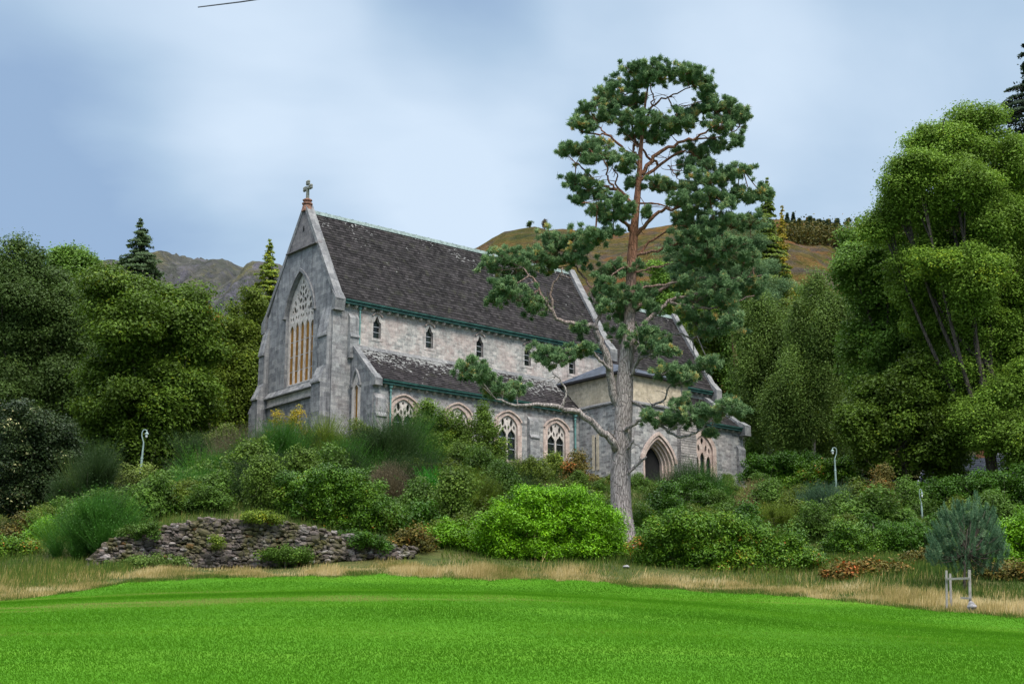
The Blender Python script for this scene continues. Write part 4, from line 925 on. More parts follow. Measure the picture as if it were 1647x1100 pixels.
G['rhodo_b'] = green('bright_rhododendron_leaves', (.085, .215, .010), warm=(1.5, 1.2, .8), rough=.4, trans=.2); G['rhodo'] = leaf_mat('rhododendron_leaves', [(0, (.018, .055, .008)), (.5, (.05, .125, .012)), (.85, (.095, .185, .018)), (.93, (.18, .17, .02)), (1, (.26, .10, .02))], .4, .15)
G['rhodo_d'] = green('dark_rhododendron_leaves', (.030, .085, .010), rough=.4); G['broom'] = green('broom_stems', (.024, .085, .014)); G['broom_d'] = green('dark_broom_stems', (.018, .042, .016)); G['broom_b'] = green('bright_broom_stems', (.020, .125, .012)); G['grey'] = green('dead_grey_twigs', (.075, .07, .06), warm=(1.2, 1.1, 1))
G['alder'] = green('alder_leaves', (.060, .115, .022)); G['pale'] = green('pale_willow_leaves', (.11, .17, .05)); G['rust'] = leaf_mat('rusty_shrub_leaves', [(0, (.03, .04, .012)), (.5, (.085, .08, .02)), (.8, (.16, .08, .025)), (1, (.30, .08, .03))], .6, .2)
G['pine'] = leaf_mat('pine_needles', [(0, (.020, .050, .026)), (.45, (.046, .100, .050)), (.8, (.085, .155, .085)), (.94, (.13, .17, .07)), (1, (.20, .15, .05))], .55, .2, .12, (3.3, 2.6, 2.2))
G['youngpine'] = leaf_mat('blue_green_needles', [(0, (.022, .062, .042)), (.5, (.060, .135, .105)), (1, (.15, .25, .20))], .5, .15)
G['fir'] = green('dark_fir_needles', (.014, .034, .020)); G['tan'] = green('dry_shrub_twigs', (.115, .10, .062), warm=(1.2, 1.1, 1))

# ================================================================== TREES LEFT OF THE CHURCH
BL = dict(r_sub=1.1, leaf=.17, per=140, flat=.6, dens=.9)
tree('broadleaf_tree', 'big dark broadleaf tree at the left edge of the photo', 'tree', G['dark'],
     [(22, 440, 42, 42), (0, 500, 60, 60), (70, 500, 55, 65), (20, 580, 80, 80), (95, 580, 55, 70), (30, 670, 80, 80), (110, 660, 50, 60), (10, 760, 70, 60), (88, 730, 50, 60)], 108, 40, trunk=.5, **BL)
tree('broadleaf_tree', 'pale green feathery tree rising between the dark edge tree and the horse chestnut', 'tree', G['fresh'],
     [(92, 432, 16, 20), (120, 420, 18, 18), (138, 436, 14, 22), (110, 460, 34, 30), (130, 505, 40, 45), (120, 570, 40, 50), (140, 640, 45, 50)], 118, 125, trunk=.3, r_sub=.9, leaf=.2, per=55)
tree('horse_chestnut', 'broad round horse chestnut tree behind the left lamp post', 'tree', G['chestnut'],
     [(235, 486, 60, 34), (172, 474, 28, 34), (205, 525, 55, 55), (290, 515, 40, 48), (255, 585, 72, 55), (190, 610, 48, 60), (292, 610, 40, 46), (230, 670, 66, 50), (180, 690, 40, 50), (290, 680, 44, 44), (245, 735, 60, 36), (320, 560, 18, 30)], 100, 240, trunk=.5, r_sub=1.15, leaf=.2, per=120, tint=.5, flat=.5, dens=.85)
def conifer(name, label, mat, px, top, bot, hw, Y, ground=True, bark='bark', group=None, n=46, drop=.35, tint=.45, leaf=.13, dens=1.0, power=1.0, gap=.0, pale_trunk=False):
    """whorled conifer, top and bottom in photo rows, half width in photo pixels at the bottom"""
    base = gpt(px, Y) if ground else w(px, bot + 4, Y); tip = w(px, top, Y); zb = w(px, bot, Y)[2]; H = tip[2] - zb; Rm = hw * Y / F_PX
    root = tag(empty(name, base), label, 'tree', group)
    axis = lambda z: base + (tip - base) * ((z - base[2]) / (tip[2] - base[2]))
    paths = [smooth_path([base - [0, 0, .3], (base + tip) / 2, tip], [.02 * (tip[2] - base[2]) * .8, .012 * (tip[2] - base[2]) * .8, .02], 6)]
    C, D = [], []
    for i in range(n):
        f = (i + .5) / n; z = tip[2] - H * f ** .9; L = Rm * (f ** power) * rng.uniform(.65, 1.15) + .12
        for k in range(5):
            a = rng.uniform(0, 6.28); d = np.array([np.cos(a), np.sin(a), 0]); m_ = int(max(8, 42 * L * dens))
            if rng.random() < gap: continue
            t = rng.random(m_) ** .7; p = axis(z) + d * (L * t)[:, None] + np.array([0, 0, 1.0]) * ((.22 - drop * t - .1 * t * t) * L)[:, None]
            side = np.array([-d[1], d[0], 0]); p = p + side * (rng.normal(0, .22, m_) * L * (1 - .5 * t))[:, None] + rng.normal(0, .05, (m_, 3))
            C.append(p); D.append(unit(d + np.array([0, 0, .9]) + rng.normal(0, .5, (m_, 3))))
            if L > .5: paths.append((np.array([axis(z), axis(z) + d * L * .5 + [0, 0, (.11 - drop * .5) * L], axis(z) + d * L * .95 + [0, 0, (.14 - drop) * L]]), np.array([.03, .02, .008]) * (1 + L * .4)))
    V, Fc = tubes(paths, 5); idx_mesh('trunk', np.array(V) - base, Fc, M[bark], root, smooth=True)
    C = np.concatenate(C); D = np.concatenate(D)
    poly_mesh('crown', leaves(C, D, leaf, .4), 4, mat, root, tint=np.clip(rng.normal(tint, .2, len(C)), 0, 1), origin=base)
    return root
conifer('conifer', 'pointed conifer standing up above the horse chestnut', G['spruce'], 226, 350, 520, 88, 122, n=34, leaf=.15, gap=.25, drop=.12, dens=1.6)
tree('autumn_tree', 'small orange autumn tree peeping out right of the horse chestnut', 'tree', G['orange'], [(325, 500, 12, 10), (335, 518, 16, 12), (345, 540, 18, 14), (322, 530, 10, 14)], 145, 335, trunk=.15, r_sub=.6, leaf=.16, per=40)
tree('broadleaf_tree', 'olive green tree close to the left corner of the church gable', 'tree', G['olive'],
     [(402, 520, 30, 36), (388, 565, 34, 44), (402, 620, 26, 50), (360, 600, 36, 50), (355, 660, 44, 50), (392, 675, 22, 40), (335, 575, 20, 34), (325, 640, 26, 50)], 128, 375, trunk=.3, r_sub=.9, leaf=.2, per=70)
conifer('larch', 'yellowish narrow larch beside the church gable with its tip against the sky', G['olive'], 433, 384, 600, 84, 140, n=50, leaf=.15, tint=.75, gap=.35, drop=.05, dens=1.7)
for q, lb in (((372, 478, 560, 24), 'small bluish conifer in front of the far crag, left of the larch'), ((345, 500, 580, 22), 'bluish conifer half hidden behind the orange autumn tree')):
    conifer('conifer', lb, G['blue'], q[0], q[1], q[2], q[3], 215, n=22, leaf=.26, dens=.6)
tree('broadleaf_tree', 'dark tree filling the gap behind the horse chestnut and the church', 'tree', G['mid'],
     [(150, 560, 60, 60), (300, 580, 60, 60), (385, 600, 50, 70), (60, 620, 70, 70), (220, 660, 90, 60), (360, 700, 60, 50), (310, 690, 60, 60), (120, 720, 80, 60), (-10, 640, 60, 80), (40, 520, 60, 60), (130, 520, 50, 50), (10, 470, 40, 44)], 150, 220, trunk=.5, r_sub=1.4, leaf=.34, per=60)

# ================================================================== TREES RIGHT OF THE CHURCH
tree('ash_tree', 'tall spreading ash tree with open crown on the right of the photo', 'tree', G['ash'],
     [(1562, 200, 42, 32), (1510, 235, 44, 32), (1600, 255, 60, 50), (1475, 285, 40, 36), (1540, 300, 60, 50), (1448, 335, 32, 30), (1500, 370, 60, 50), (1420, 372, 24, 20), (1590, 360, 60, 56), (1640, 300, 50, 60), (1560, 440, 70, 60), (1640, 430, 60, 80), (1480, 440, 60, 46), (1600, 540, 60, 60), (1650, 560, 50, 80), (1520, 520, 60, 56), (1560, 610, 60, 50), (1640, 660, 50, 60), (1600, 690, 46, 40), (1560, 680, 40, 36), (1645, 725, 36, 34)], 104, 1636, trunk=.5, r_sub=.95, leaf=.165, per=130, tint=.5, dens=1.1, flat=.65, jitter=3)
tree('sycamore', 'bushy light green sycamore in front of the hillside left of the tall ash', 'tree', G['fresh'],
     [(1395, 400, 34, 30), (1375, 440, 28, 34), (1430, 440, 50, 50), (1390, 500, 44, 50), (1455, 510, 56, 56), (1400, 570, 48, 50), (1470, 590, 60, 60), (1425, 640, 60, 56)], 112, 1425, trunk=.4, r_sub=.9, leaf=.21, per=75)
tree('broadleaf_tree', 'darker rounded tree below the sycamore, above the right lamp post', 'tree', G['chestnut'],
     [(1420, 650, 56, 44), (1470, 640, 60, 54), (1390, 690, 40, 40), (1440, 715, 66, 44), (1510, 690, 50, 56), (1500, 740, 50, 36)], 106, 1455, trunk=.35, r_sub=.8, leaf=.2, per=70, tint=.4)
tree('broadleaf_tree', 'dark leaning tree in shade under the tall ash at the right edge', 'tree', G['dark'], [(1570, 660, 50, 50), (1620, 620, 50, 60), (1600, 700, 50, 40), (1655, 700, 50, 60), (1560, 560, 50, 60)], 122, 1645, trunk=.4, r_sub=1, leaf=.22, per=60)
conifer('fir', 'almost black fir at the top right corner with wide drooping boughs', G['fir'], 1652, 62, 420, 130, 128, n=26, leaf=.17, dens=2.2, power=.75, drop=.22, gap=.2)
tree('birch', 'weeping grey green birch behind the right lamp post', 'tree', G['birch'],
     [(1318, 478, 24, 34), (1335, 520, 30, 44), (1300, 540, 40, 50), (1330, 600, 40, 60), (1285, 610, 44, 60), (1320, 670, 50, 50), (1270, 670, 40, 50)], 126, 1305, trunk=.22, bark='bark_pale', r_sub=.9, leaf=.15, per=110, droop=1.2, flat=1.1)
tree('birch', 'second weeping birch, closer to the church and taller', 'tree', G['birch'],
     [(1232, 520, 34, 36), (1262, 540, 36, 40), (1215, 570, 40, 50), (1255, 590, 44, 56), (1220, 640, 46, 50), (1265, 650, 40, 60)], 133, 1240, trunk=.22, bark='bark_pale', r_sub=.9, leaf=.15, per=110, droop=1.0, flat=1.1)
conifer('larch', 'tall thin yellowing larch behind the pine, tip against the sky', G['olive'], 1234, 285, 500, 52, 150, bark='bark_pale', n=54, leaf=.16, tint=.5, gap=.15, drop=.1, dens=1.5)
conifer('larch', 'orange tinged larch close behind the tall thin larch', G['yellow'], 1258, 330, 500, 30, 153, n=40, leaf=.15, tint=.7, gap=.15, drop=.1, dens=1.2)
tree('broadleaf_tree', 'olive tree directly behind the right end of the church', 'tree', G['olive'],
     [(1125, 545, 26, 34), (1150, 580, 34, 44), (1120, 610, 24, 40), (1175, 620, 34, 50), (1190, 680, 40, 44), (1165, 530, 30, 30)], 146, 1155, trunk=.3, r_sub=.9, leaf=.21, per=80, tint=.55)
tree('broadleaf_tree', 'mid green tree between the church end and the birches', 'tree', G['mid'],
     [(1195, 560, 36, 50), (1210, 640, 40, 50), (1225, 710, 40, 40), (1250, 700, 36, 40), (1190, 500, 40, 40)], 140, 1205, trunk=.3, r_sub=.9, leaf=.2, per=75)
tree('broadleaf_tree', 'yellow green tree showing behind the pine crown above the chancel roof', 'tree', G['fresh'], [(1075, 460, 40, 28), (1050, 490, 34, 24), (1110, 480, 40, 40), (1140, 470, 30, 40)], 165, 1095, trunk=.3, r_sub=1.0, leaf=.24, per=70, tint=.65)
tree('broadleaf_tree', 'dark wood edge tree at the foot of the bracken hill', 'tree', G['mid'], [(1180, 480, 50, 40), (1280, 500, 50, 40), (1340, 530, 50, 60), (1390, 560, 50, 60), (1250, 540, 60, 50), (1440, 500, 60, 60), (1345, 680, 60, 44), (1400, 690, 56, 44), (1290, 690, 56, 44), (1350, 610, 60, 50), (1450, 640, 60, 60), (1350, 730, 70, 34)], 175, 1300, trunk=.4, r_sub=1.3, leaf=.32, per=60)
# dark conifers between the pine and the hill
tree('scots_pine', 'dark bushy pine half hidden behind the big pine, against the hill', 'tree', G['pine'], [(1180, 385, 50, 28), (1130, 400, 50, 30), (1200, 420, 46, 30), (1160, 450, 56, 30), (1110, 440, 36, 26), (1215, 470, 46, 34)], 140, 1222, trunk=.3, bark='bark_pine', r_sub=.7, leaf=.13, per=120, flat=.5, aspect=.25, tint=.35)
# trees along the crest of the hill
M['crest'] = G['blue']
cp = conifer('hilltop_conifer', 'tiny dark conifer in the row along the crest of the bracken hill', G['fir'], 1268, 343, 366, 9, 500, ground=False, n=16, leaf=.5, dens=1.0, group='conifers along the crest of the bracken hill')
for i, (px, top) in enumerate([(1276, 350), (1285, 347), (1293, 351), (1302, 349), (1309, 352), (1316, 347), (1323, 351), (1331, 349), (1338, 354), (1346, 358), (1299, 360), (1312, 362), (1326, 364), (1283, 362), (1271, 360)]):
    c = copy_tree(cp); h = (w(px, 366, 500)[2] - w(px, top, 500)[2]); c.location = Vector(w(px, top + 24, 500 - (i > 9) * 25)); s_ = random.uniform(.55, 1.2); c.scale = (random.uniform(.9, 1.9), random.uniform(.9, 1.9), s_)
cp.location = Vector(w(1266, 370, 500))
def small_hill_tree(px, top, bot, hw, Y, label, mat):
    r_ = tree('hilltop_tree', label, 'tree', mat, [(px, (top * .7 + bot * .3), hw, (bot - top) * .3), (px + hw * .3, (top + bot) / 2, hw * .9, (bot - top) * .25)], Y, px, trunk=.2, r_sub=.7, leaf=.35, per=14, jitter=.2); return r_
def crest_tree(px, top, bot, hw, Y, label, mat):
    base = w(px, bot, Y); root = tag(empty('hilltop_tree', base), label, 'tree'); tip = w(px, top, Y)
    V, Fc = tubes([smooth_path([base - [0, 0, 3], (base + tip) / 2, tip], [.22, .16, .05])], 5); idx_mesh('trunk', np.array(V) - base, Fc, M['bark'], root)
    crown('crown', root, mat, [lob(px, top + (bot - top) * .35, hw, (bot - top) * .33, Y), lob(px, top + (bot - top) * .6, hw * .8, (bot - top) * .2, Y)], r_sub=.6, leaf=.34, per=16, origin=base)
crest_tree(1364, 350, 369, 4.5, 515, 'round topped lone tree on the hill crest, left of a pair', G['dark']); crest_tree(1379, 350, 369, 3.5, 515, 'narrow lone tree on the hill crest, right of a pair', G['mid'])
crest_tree(852, 356, 367, 4, 515, 'bushy little tree on the rounded hill top above the church roof', G['dark']); crest_tree(876, 353, 371, 2.6, 515, 'spindly bare tree at the right end of the rounded hill top', G['grey'])
HWC = np.concatenate([np.array(lob(px, py, 14, 9, 462))[:3] + rng.normal(0, 1, (420, 3)) * np.array([2.4, 4, 1.3]) for px, py in [(1258, 376), (1272, 372), (1290, 374), (1308, 372), (1325, 374), (1342, 376), (1358, 378), (1374, 378), (1392, 380), (1280, 386), (1300, 388), (1320, 390), (1340, 392), (1362, 390), (1385, 390), (1405, 388), (1268, 396), (1310, 402)]])
tag(poly_mesh('hill_wood', leaves(HWC, unit(rng.normal(0, 1, (len(HWC), 3)) + [0, -.3, .6]), .45, .6), 4, G['rust'], tint=np.clip(rng.normal(.2, .17, len(HWC)), 0, 1)), 'scrubby brown and green wood just below the hill crest', 'wood', kind='stuff')

# ================================================================== SHRUBS
def shrub(name, label, mat, spec, Y, cat='shrub', group=None, **k):
    k = {**dict(r_sub=.42, leaf=.115, per=60, flat=.75, jitter=.5, trunk=.06, stem='stem', cname='foliage', inner=.3), **k}
    px = np.mean([q[0] for q in spec]); return tree(name, label, cat, mat, spec, Y, px, group=group, **k)
def broom(label, mat, px, py_top, py_bot, hw, Y, n=2600, cat='shrub', name='broom_bush', spread=.36, wd=.027):
    """fan of thin upright stems"""
    top, bot = w(px, py_top, Y), w(px, py_bot, Y); g = gpt(px, Y); n = int(n * 1.9); zb = min(bot[2], g[2]); H = top[2] - zb; Rw = hw * Y / F_PX
    root = tag(empty(name, (bot[0], Y, zb)), label, cat); o = np.array([bot[0], Y, zb])
    k = 44; tuft = np.stack([rng.normal(0, .52, k) * Rw, rng.normal(0, .45, k) * Rw, rng.uniform(-.1, .5, k) * H], 1); tuft[:, 2] *= np.clip(1.15 - (np.abs(tuft[:, 0]) / Rw) ** 2 * .6, .2, 1.1); I = rng.integers(0, k, n)
    d = np.stack([rng.normal(0, spread, n) + tuft[I, 0] / Rw * .3, rng.normal(0, spread, n) + tuft[I, 1] / Rw * .3, np.abs(rng.normal(1, .22, n))], 1); d = unit(d)
    L = H * (.28 + .62 * rng.random(k)[I] ** 1.5) * rng.uniform(.5, 1.0, n) ** .8
    p0 = tuft[I] + d * (L * rng.uniform(0, .45, n))[:, None]; p1 = p0 + d * L[:, None] * .75 + rng.normal(0, .09, (n, 3)); p1[:, 2] = np.minimum(p1[:, 2], H * 1.15)
    s_ = unit(np.cross(d, rng.normal(0, 1, (n, 3)))) * wd * .5
    bt = rng.normal(.45, .2, k)
    V = np.stack([p0 - s_ * .5, p0 + s_ * .5, p1 + s_ * .2, p1 - s_ * .2], 1)
    J = rng.integers(0, n, int(n * 2.2)); t = rng.uniform(.25, 1.05, len(J))[:, None]; q = p0[J] + (p1[J] - p0[J]) * t + rng.normal(0, .055, (len(J), 3))
    LV = leaves(q, unit(rng.normal(0, 1, (len(J), 3)) + [0, -.2, .6]), .045, .3)
    poly_mesh('foliage', np.concatenate([V, LV]), 4, mat, root, tint=np.clip(np.concatenate([bt[I] + rng.normal(0, .15, n), bt[I[J]] + rng.normal(.04, .15, len(J))]), 0, 1))
    V, Fc = tubes([(np.array([[0, 0, -.2], t * .5, t + [0, 0, .3 * H]]), np.array([.03, .02, .008])) for t in tuft[:14]], 5); idx_mesh('stem', V, Fc, M['bark'], root)
    return root
RH = dict(r_sub=.36, leaf=.10, per=70, aspect=.42)
shrub('rhododendron', 'big bright yellow green rhododendron mound left of the pine trunk', G['rhodo_b'],
      [(855, 818, 54, 32), (905, 830, 60, 36), (810, 848, 44, 34), (960, 855, 44, 38), (880, 862, 80, 40), (800, 880, 34, 26), (985, 885, 26, 22), (900, 890, 74, 18), (845, 888, 50, 18)], 64.5, tint=.5, **RH)
shrub('rhododendron', 'wide rhododendron mound with rusty leaves right of the pine trunk', G['rhodo'],
      [(1100, 858, 50, 28), (1160, 868, 60, 34), (1060, 885, 44, 32), (1225, 882, 54, 32), (1130, 900, 70, 28), (1210, 910, 70, 24), (1285, 910, 38, 26), (1040, 905, 26, 18), (1270, 890, 36, 26)], 61.5, tint=.5, **RH)
shrub('rhododendron', 'rhododendron spilling over the top of the dry stone wall', G['rhodo'],
      [(515, 785, 54, 30), (470, 800, 28, 36), (560, 800, 44, 36), (520, 825, 60, 28), (590, 832, 46, 28), (625, 838, 28, 28), (570, 848, 40, 18)], 68.5, tint=.42, **RH)
shrub('rhododendron', 'low green rhododendron between the wall end and the bright mound', G['rhodo_b'], [(735, 862, 32, 22), (700, 875, 22, 18), (760, 880, 30, 16), (715, 855, 18, 18)], 66, tint=.3, **RH)
shrub('rhododendron', 'small pale rhododendron right behind the pine trunk', G['rhodo'], [(1035, 840, 24, 20), (1025, 865, 20, 20), (1055, 850, 18, 14)], 74, tint=.5, **RH)
shrub('rhododendron', 'rounded rhododendron right of the rusty mound, above brown grass', G['rhodo'], [(1352, 868, 30, 24), (1385, 872, 30, 26), (1340, 888, 22, 18), (1375, 892, 40, 16)], 69, tint=.42, **RH)
shrub('rhododendron', 'dark rhododendron beside the young blue pine on its left', G['rhodo_d'], [(1440, 872, 32, 28), (1472, 868, 26, 26), (1455, 893, 40, 20)], 70, tint=.6, **RH)
shrub('rhododendron', 'bright rhododendron at the right edge of the photo', G['rhodo_b'], [(1625, 870, 28, 30), (1650, 860, 30, 30), (1615, 905, 26, 28), (1650, 905, 34, 30)], 60, tint=.35, **RH)
shrub('rhododendron', 'low yellowing rhododendron at the far left edge of the bank', G['rhodo'], [(15, 893, 28, 22), (40, 890, 18, 18), (-10, 890, 24, 24)], 64, tint=.62, **RH)
shrub('rhododendron', 'light green shrub under the big dark tree at left', G['rhodo_b'], [(85, 852, 26, 16), (65, 862, 22, 16), (100, 860, 18, 16)], 72, tint=.45, **RH)
shrub('shrub', 'brownish leafy shrub left of the light green shrub', G['rust'], [(30, 852, 22, 24), (50, 858, 18, 20), (20, 870, 18, 14)], 74, tint=.35)
shrub('rhododendron', 'dark tall rhododendron dotted with pale seed heads under the left trees', G['fleck'], [(40, 700, 54, 50), (85, 735, 44, 54), (30, 770, 54, 44), (85, 790, 40, 34), (20, 810, 40, 28)], 86, r_sub=.55, leaf=.13, per=70, tint=.46, tvar=.2, trunk=.12)
broom('big feathery broom bush at the left end of the stone wall', G['broom'], 150, 796, 898, 46, 62, n=6500)
broom('dark grey green broom left of the left lamp post', G['broom_d'], 150, 722, 805, 48, 82, n=5000)
shrub('willow', 'pale yellow green willow at the foot of the left lamp post', G['pale'], [(205, 782, 26, 22), (235, 776, 26, 22), (190, 802, 26, 18), (245, 805, 30, 18), (260, 785, 18, 18)], 84, r_sub=.4, leaf=.10, per=45, tint=.35)
broom('short bluish broom right of the left lamp post', G['blue'], 258, 785, 828, 16, 74, n=1800)
for lb, mt, px, pt, pb, hw, Y, n in [
    ('lively green broom on the bank just above the wall', 'broom', 305, 762, 838, 32, 72, 4200),
    ('upright green broom with pale tips above the wall, in the second rank', 'broom', 345, 728, 815, 34, 78, 4200),
    ('greyish half dead broom below the left corner of the church', 'grey', 372, 695, 760, 36, 84, 3200),
    ('near black broom over the highest part of the wall', 'broom_d', 405, 752, 838, 38, 72, 5200),
    ('tall green broom under the west window', 'broom', 440, 688, 780, 44, 84, 5200),
    ('dark broom below the small west door', 'broom_d', 485, 690, 770, 40, 86, 4200),
    ('pale wispy broom in front of the church corner', 'olive', 522, 680, 770, 28, 86, 2600),
    ('dense green broom under the lancet window', 'broom', 565, 718, 800, 46, 82, 5200),
    ('fresh green broom in front of the first aisle window', 'broom', 655, 672, 780, 26, 86, 2800),
    ('dark bottle green broom left of the first aisle window', 'broom_d', 625, 672, 790, 36, 84, 4500),
    ('grey brown broom on the bank above the rhododendron on the wall', 'grey', 620, 752, 830, 36, 76, 3600),
    ('vivid emerald broom in the middle of the bank', 'broom_b', 706, 765, 842, 26, 74, 4200),
    ('dark broom behind the emerald broom', 'broom_d', 670, 745, 835, 36, 78, 4500),
    ('olive feathery broom right of the emerald broom', 'olive', 762, 762, 850, 34, 75, 4000),
    ('dark green broom left of the bright rhododendron', 'broom_d', 800, 740, 820, 36, 84, 4500),
    ('dark broom left of the greyish half dead broom', 'broom_d', 318, 705, 775, 36, 86, 3600),
    ('tall dark broom in front of the porch doorway', 'broom_d', 1108, 748, 838, 36, 88, 6000),
    ('bushy green broom right of the doorway pier', 'broom', 1130, 752, 830, 30, 88, 3200),
    ('bluish broom by the right lamp post', 'blue', 1328, 782, 850, 36, 84, 4500),
    ('small dark broom under the aisle windows', 'broom_d', 845, 740, 800, 30, 92, 3000)]:
    broom(lb, G[mt], px, pt, pb, hw, Y, n=n)
AL = dict(r_sub=.46, leaf=.11, per=52, inner=.2, trunk=.05)
shrub('alder', 'tall leafy alder sapling between the first two aisle windows', G['alder'], [(688, 660, 13, 18), (680, 692, 24, 24), (708, 688, 20, 22), (692, 728, 40, 30), (664, 748, 34, 28), (722, 735, 32, 32), (690, 770, 50, 26)], 90, tint=.62, **AL)
shrub('alder', 'broad dark alder in front of the second aisle window', G['alder'], [(738, 692, 28, 22), (748, 722, 40, 30), (735, 758, 44, 30), (770, 755, 34, 32)], 91, tint=.3, **AL)
shrub('alder', 'slim alder with bright top between second and third aisle windows', G['alder'], [(775, 664, 12, 16), (783, 686, 16, 20), (790, 716, 22, 26), (790, 752, 30, 30)], 92, tint=.58, **AL)
shrub('birch_sapling', 'thin birch sapling with yellow leaves in front of the west door', G['yellow'], [(478, 668, 8, 14), (470, 685, 14, 14), (445, 680, 8, 18), (440, 700, 14, 12), (485, 700, 12, 16)], 88, r_sub=.3, leaf=.09, per=22, inner=.05, tint=.62, trunk=.03)
shrub('willow', 'wispy pale willow by the lancet window', G['pale'], [(578, 690, 14, 16), (592, 705, 12, 16), (570, 712, 16, 14)], 90, r_sub=.3, leaf=.09, per=24, inner=.05, tint=.25, trunk=.03)
shrub('willow', 'grey green willow at the left foot of the church', G['pale'], [(345, 712, 18, 14), (365, 700, 16, 14), (330, 730, 20, 14)], 92, r_sub=.35, leaf=.10, per=30, tint=.2, trunk=.04)
shrub('shrub', 'olive leafy shrub under the fourth aisle window', G['olive'], [(880, 762, 26, 18), (905, 775, 30, 20), (860, 778, 24, 16), (890, 750, 10, 18)], 94, tint=.4, **AL)
shrub('shrub', 'rust speckled shrub below the green rainwater pipe', G['rust'], [(925, 770, 20, 22), (945, 785, 24, 20), (930, 750, 12, 18), (965, 790, 22, 18)], 93, tint=.4, **AL)
shrub('alder', 'young green alder right of the pine trunk, below the doorway', G['mid'], [(1036, 800, 16, 14), (1052, 815, 24, 16), (1030, 818, 20, 14), (1072, 815, 22, 16)], 90, tint=.45, **AL)
shrub('holly', 'dark glossy holly under the chancel aisle window', G['rhodo_d'], [(1085, 810, 34, 22), (1120, 800, 34, 26), (1100, 830, 40, 18), (1140, 820, 26, 20)], 86, r_sub=.4, leaf=.09, per=60, tint=.4)
broom('tall tan dead shrub at the right corner of the church', G['tan'], 1218, 775, 830, 24, 92, n=1600)
broom('tan dry shrub in front of the church corner buttress', G['tan'], 1190, 800, 850, 30, 84, n=2200)
broom('dry olive shrub behind the rusty rhododendron mound', G['olive'], 1250, 815, 865, 36, 78, n=3000)
shrub('rhododendron', 'long rhododendron bank behind the right lamp post, nearest the church', G['rhodo_d'], [(1225, 765, 34, 28), (1260, 752, 34, 22), (1295, 760, 34, 26), (1250, 785, 46, 24)], 116, r_sub=.5, leaf=.14, per=60, tint=.6)
shrub('rhododendron', 'rhododendron bank with orange leaves right behind the right lamp post', G['rhodo'], [(1320, 768, 34, 26), (1360, 765, 34, 26), (1300, 790, 40, 20), (1355, 795, 44, 20)], 112, r_sub=.5, leaf=.14, per=60, tint=.52)
shrub('young_conifer', 'brownish feathery young conifer right of the right lamp post', G['rust'], [(1420, 768, 10, 20), (1418, 795, 20, 24), (1425, 825, 28, 26), (1415, 850, 26, 18)], 82, r_sub=.35, leaf=.09, per=50, tint=.35)
shrub('laurel', 'dark hedge like laurel in front of the house roof', G['rhodo_d'], [(1500, 800, 36, 24), (1545, 795, 40, 22), (1595, 790, 36, 24), (1640, 785, 36, 30), (1520, 825, 50, 24), (1620, 820, 40, 26)], 92, r_sub=.5, leaf=.13, per=60, tint=.42)
shrub('shrub', 'grey green shrub left of the third lamp post', G['mid'], [(1450, 800, 30, 24), (1470, 820, 30, 24), (1440, 825, 26, 22)], 88, r_sub=.45, leaf=.11, per=50, tint=.3)
shrub('shrub', 'reddish brown low shrub left of the young blue pine', G['rust'], [(1490, 895, 22, 14), (1505, 905, 24, 16), (1475, 908, 22, 12)], 62, tint=.38, **AL)
shrub('shrub', 'red leaved low shrub right of the wooden stake frame', G['rust'], [(1590, 922, 22, 12), (1615, 932, 26, 12), (1635, 925, 20, 12)], 55, tint=.42, **AL)
shrub('shrub', 'small weedy green shrub at the foot of the stone wall', G['mid'], [(455, 893, 26, 10), (490, 896, 24, 9), (430, 898, 18, 8)], 61, r_sub=.25, leaf=.07, per=40, tint=.5)
shrub('shrub', 'grey green weeds at the left foot of the stone wall', G['birch'], [(235, 908, 40, 9), (190, 912, 30, 8), (270, 905, 30, 8)], 60, r_sub=.25, leaf=.07, per=36, tint=.5)
broom('tuft of pale grass like broom left of the wooden frame', G['olive'], 1400, 905, 945, 26, 58, n=1600)

for lb, mt, spec, Y, tn in [
    ('dark leafy shrub filling the bank under the tall alder sapling', 'rhodo_d', [(690, 800, 40, 24), (720, 815, 36, 24), (660, 800, 30, 24)], 85, .3),
    ('dull green bramble below the third aisle window', 'mid', [(800, 790, 34, 22), (830, 795, 30, 22), (775, 805, 30, 22)], 88, .25),
    ('low olive bramble just left of the pine trunk', 'olive', [(945, 812, 30, 18), (975, 815, 26, 22), (915, 800, 30, 18)], 84, .3),
    ('dense green shrub between the bright rhododendron and the pine trunk', 'mid', [(975, 835, 20, 22), (985, 850, 18, 22)], 76, .35),
    ('dark bramble patch right of the holly', 'mid', [(1165, 835, 34, 18), (1195, 842, 30, 16), (1140, 845, 30, 14)], 80, .25),
    ('green bramble under the bluish broom by the right lamp post', 'mid', [(1300, 842, 34, 18), (1345, 845, 36, 16), (1265, 852, 30, 14)], 80, .4),
    ('dark bramble in front of the brownish young conifer', 'rhodo_d', [(1410, 862, 26, 16), (1400, 848, 22, 16)], 76, .3),
    ('pale leafy bramble at the wall top left of the near black broom', 'pale', [(285, 815, 26, 14), (255, 822, 26, 14), (230, 830, 24, 14)], 70, .15),
    ('mixed green scrub at the foot of the dark left trees', 'mid', [(130, 830, 34, 22), (165, 815, 30, 20), (105, 825, 26, 20)], 78, .25),
    ('brown bracken clump at the right end of the stone wall', 'rust', [(665, 868, 20, 16), (650, 880, 18, 12), (680, 880, 16, 12)], 64, .4),
    ('brown bracken patch at the right of the rusty rhododendron mound', 'rust', [(1345, 922, 30, 12), (1390, 925, 34, 14), (1430, 928, 30, 14), (1460, 935, 26, 12)], 58, .45),
    ('dark undergrowth behind the young blue pine', 'rhodo_d', [(1520, 855, 36, 24), (1570, 850, 36, 24), (1540, 875, 40, 20)], 74, .25)]:
    shrub('bush', lb, G[mt], spec, Y, tint=tn)
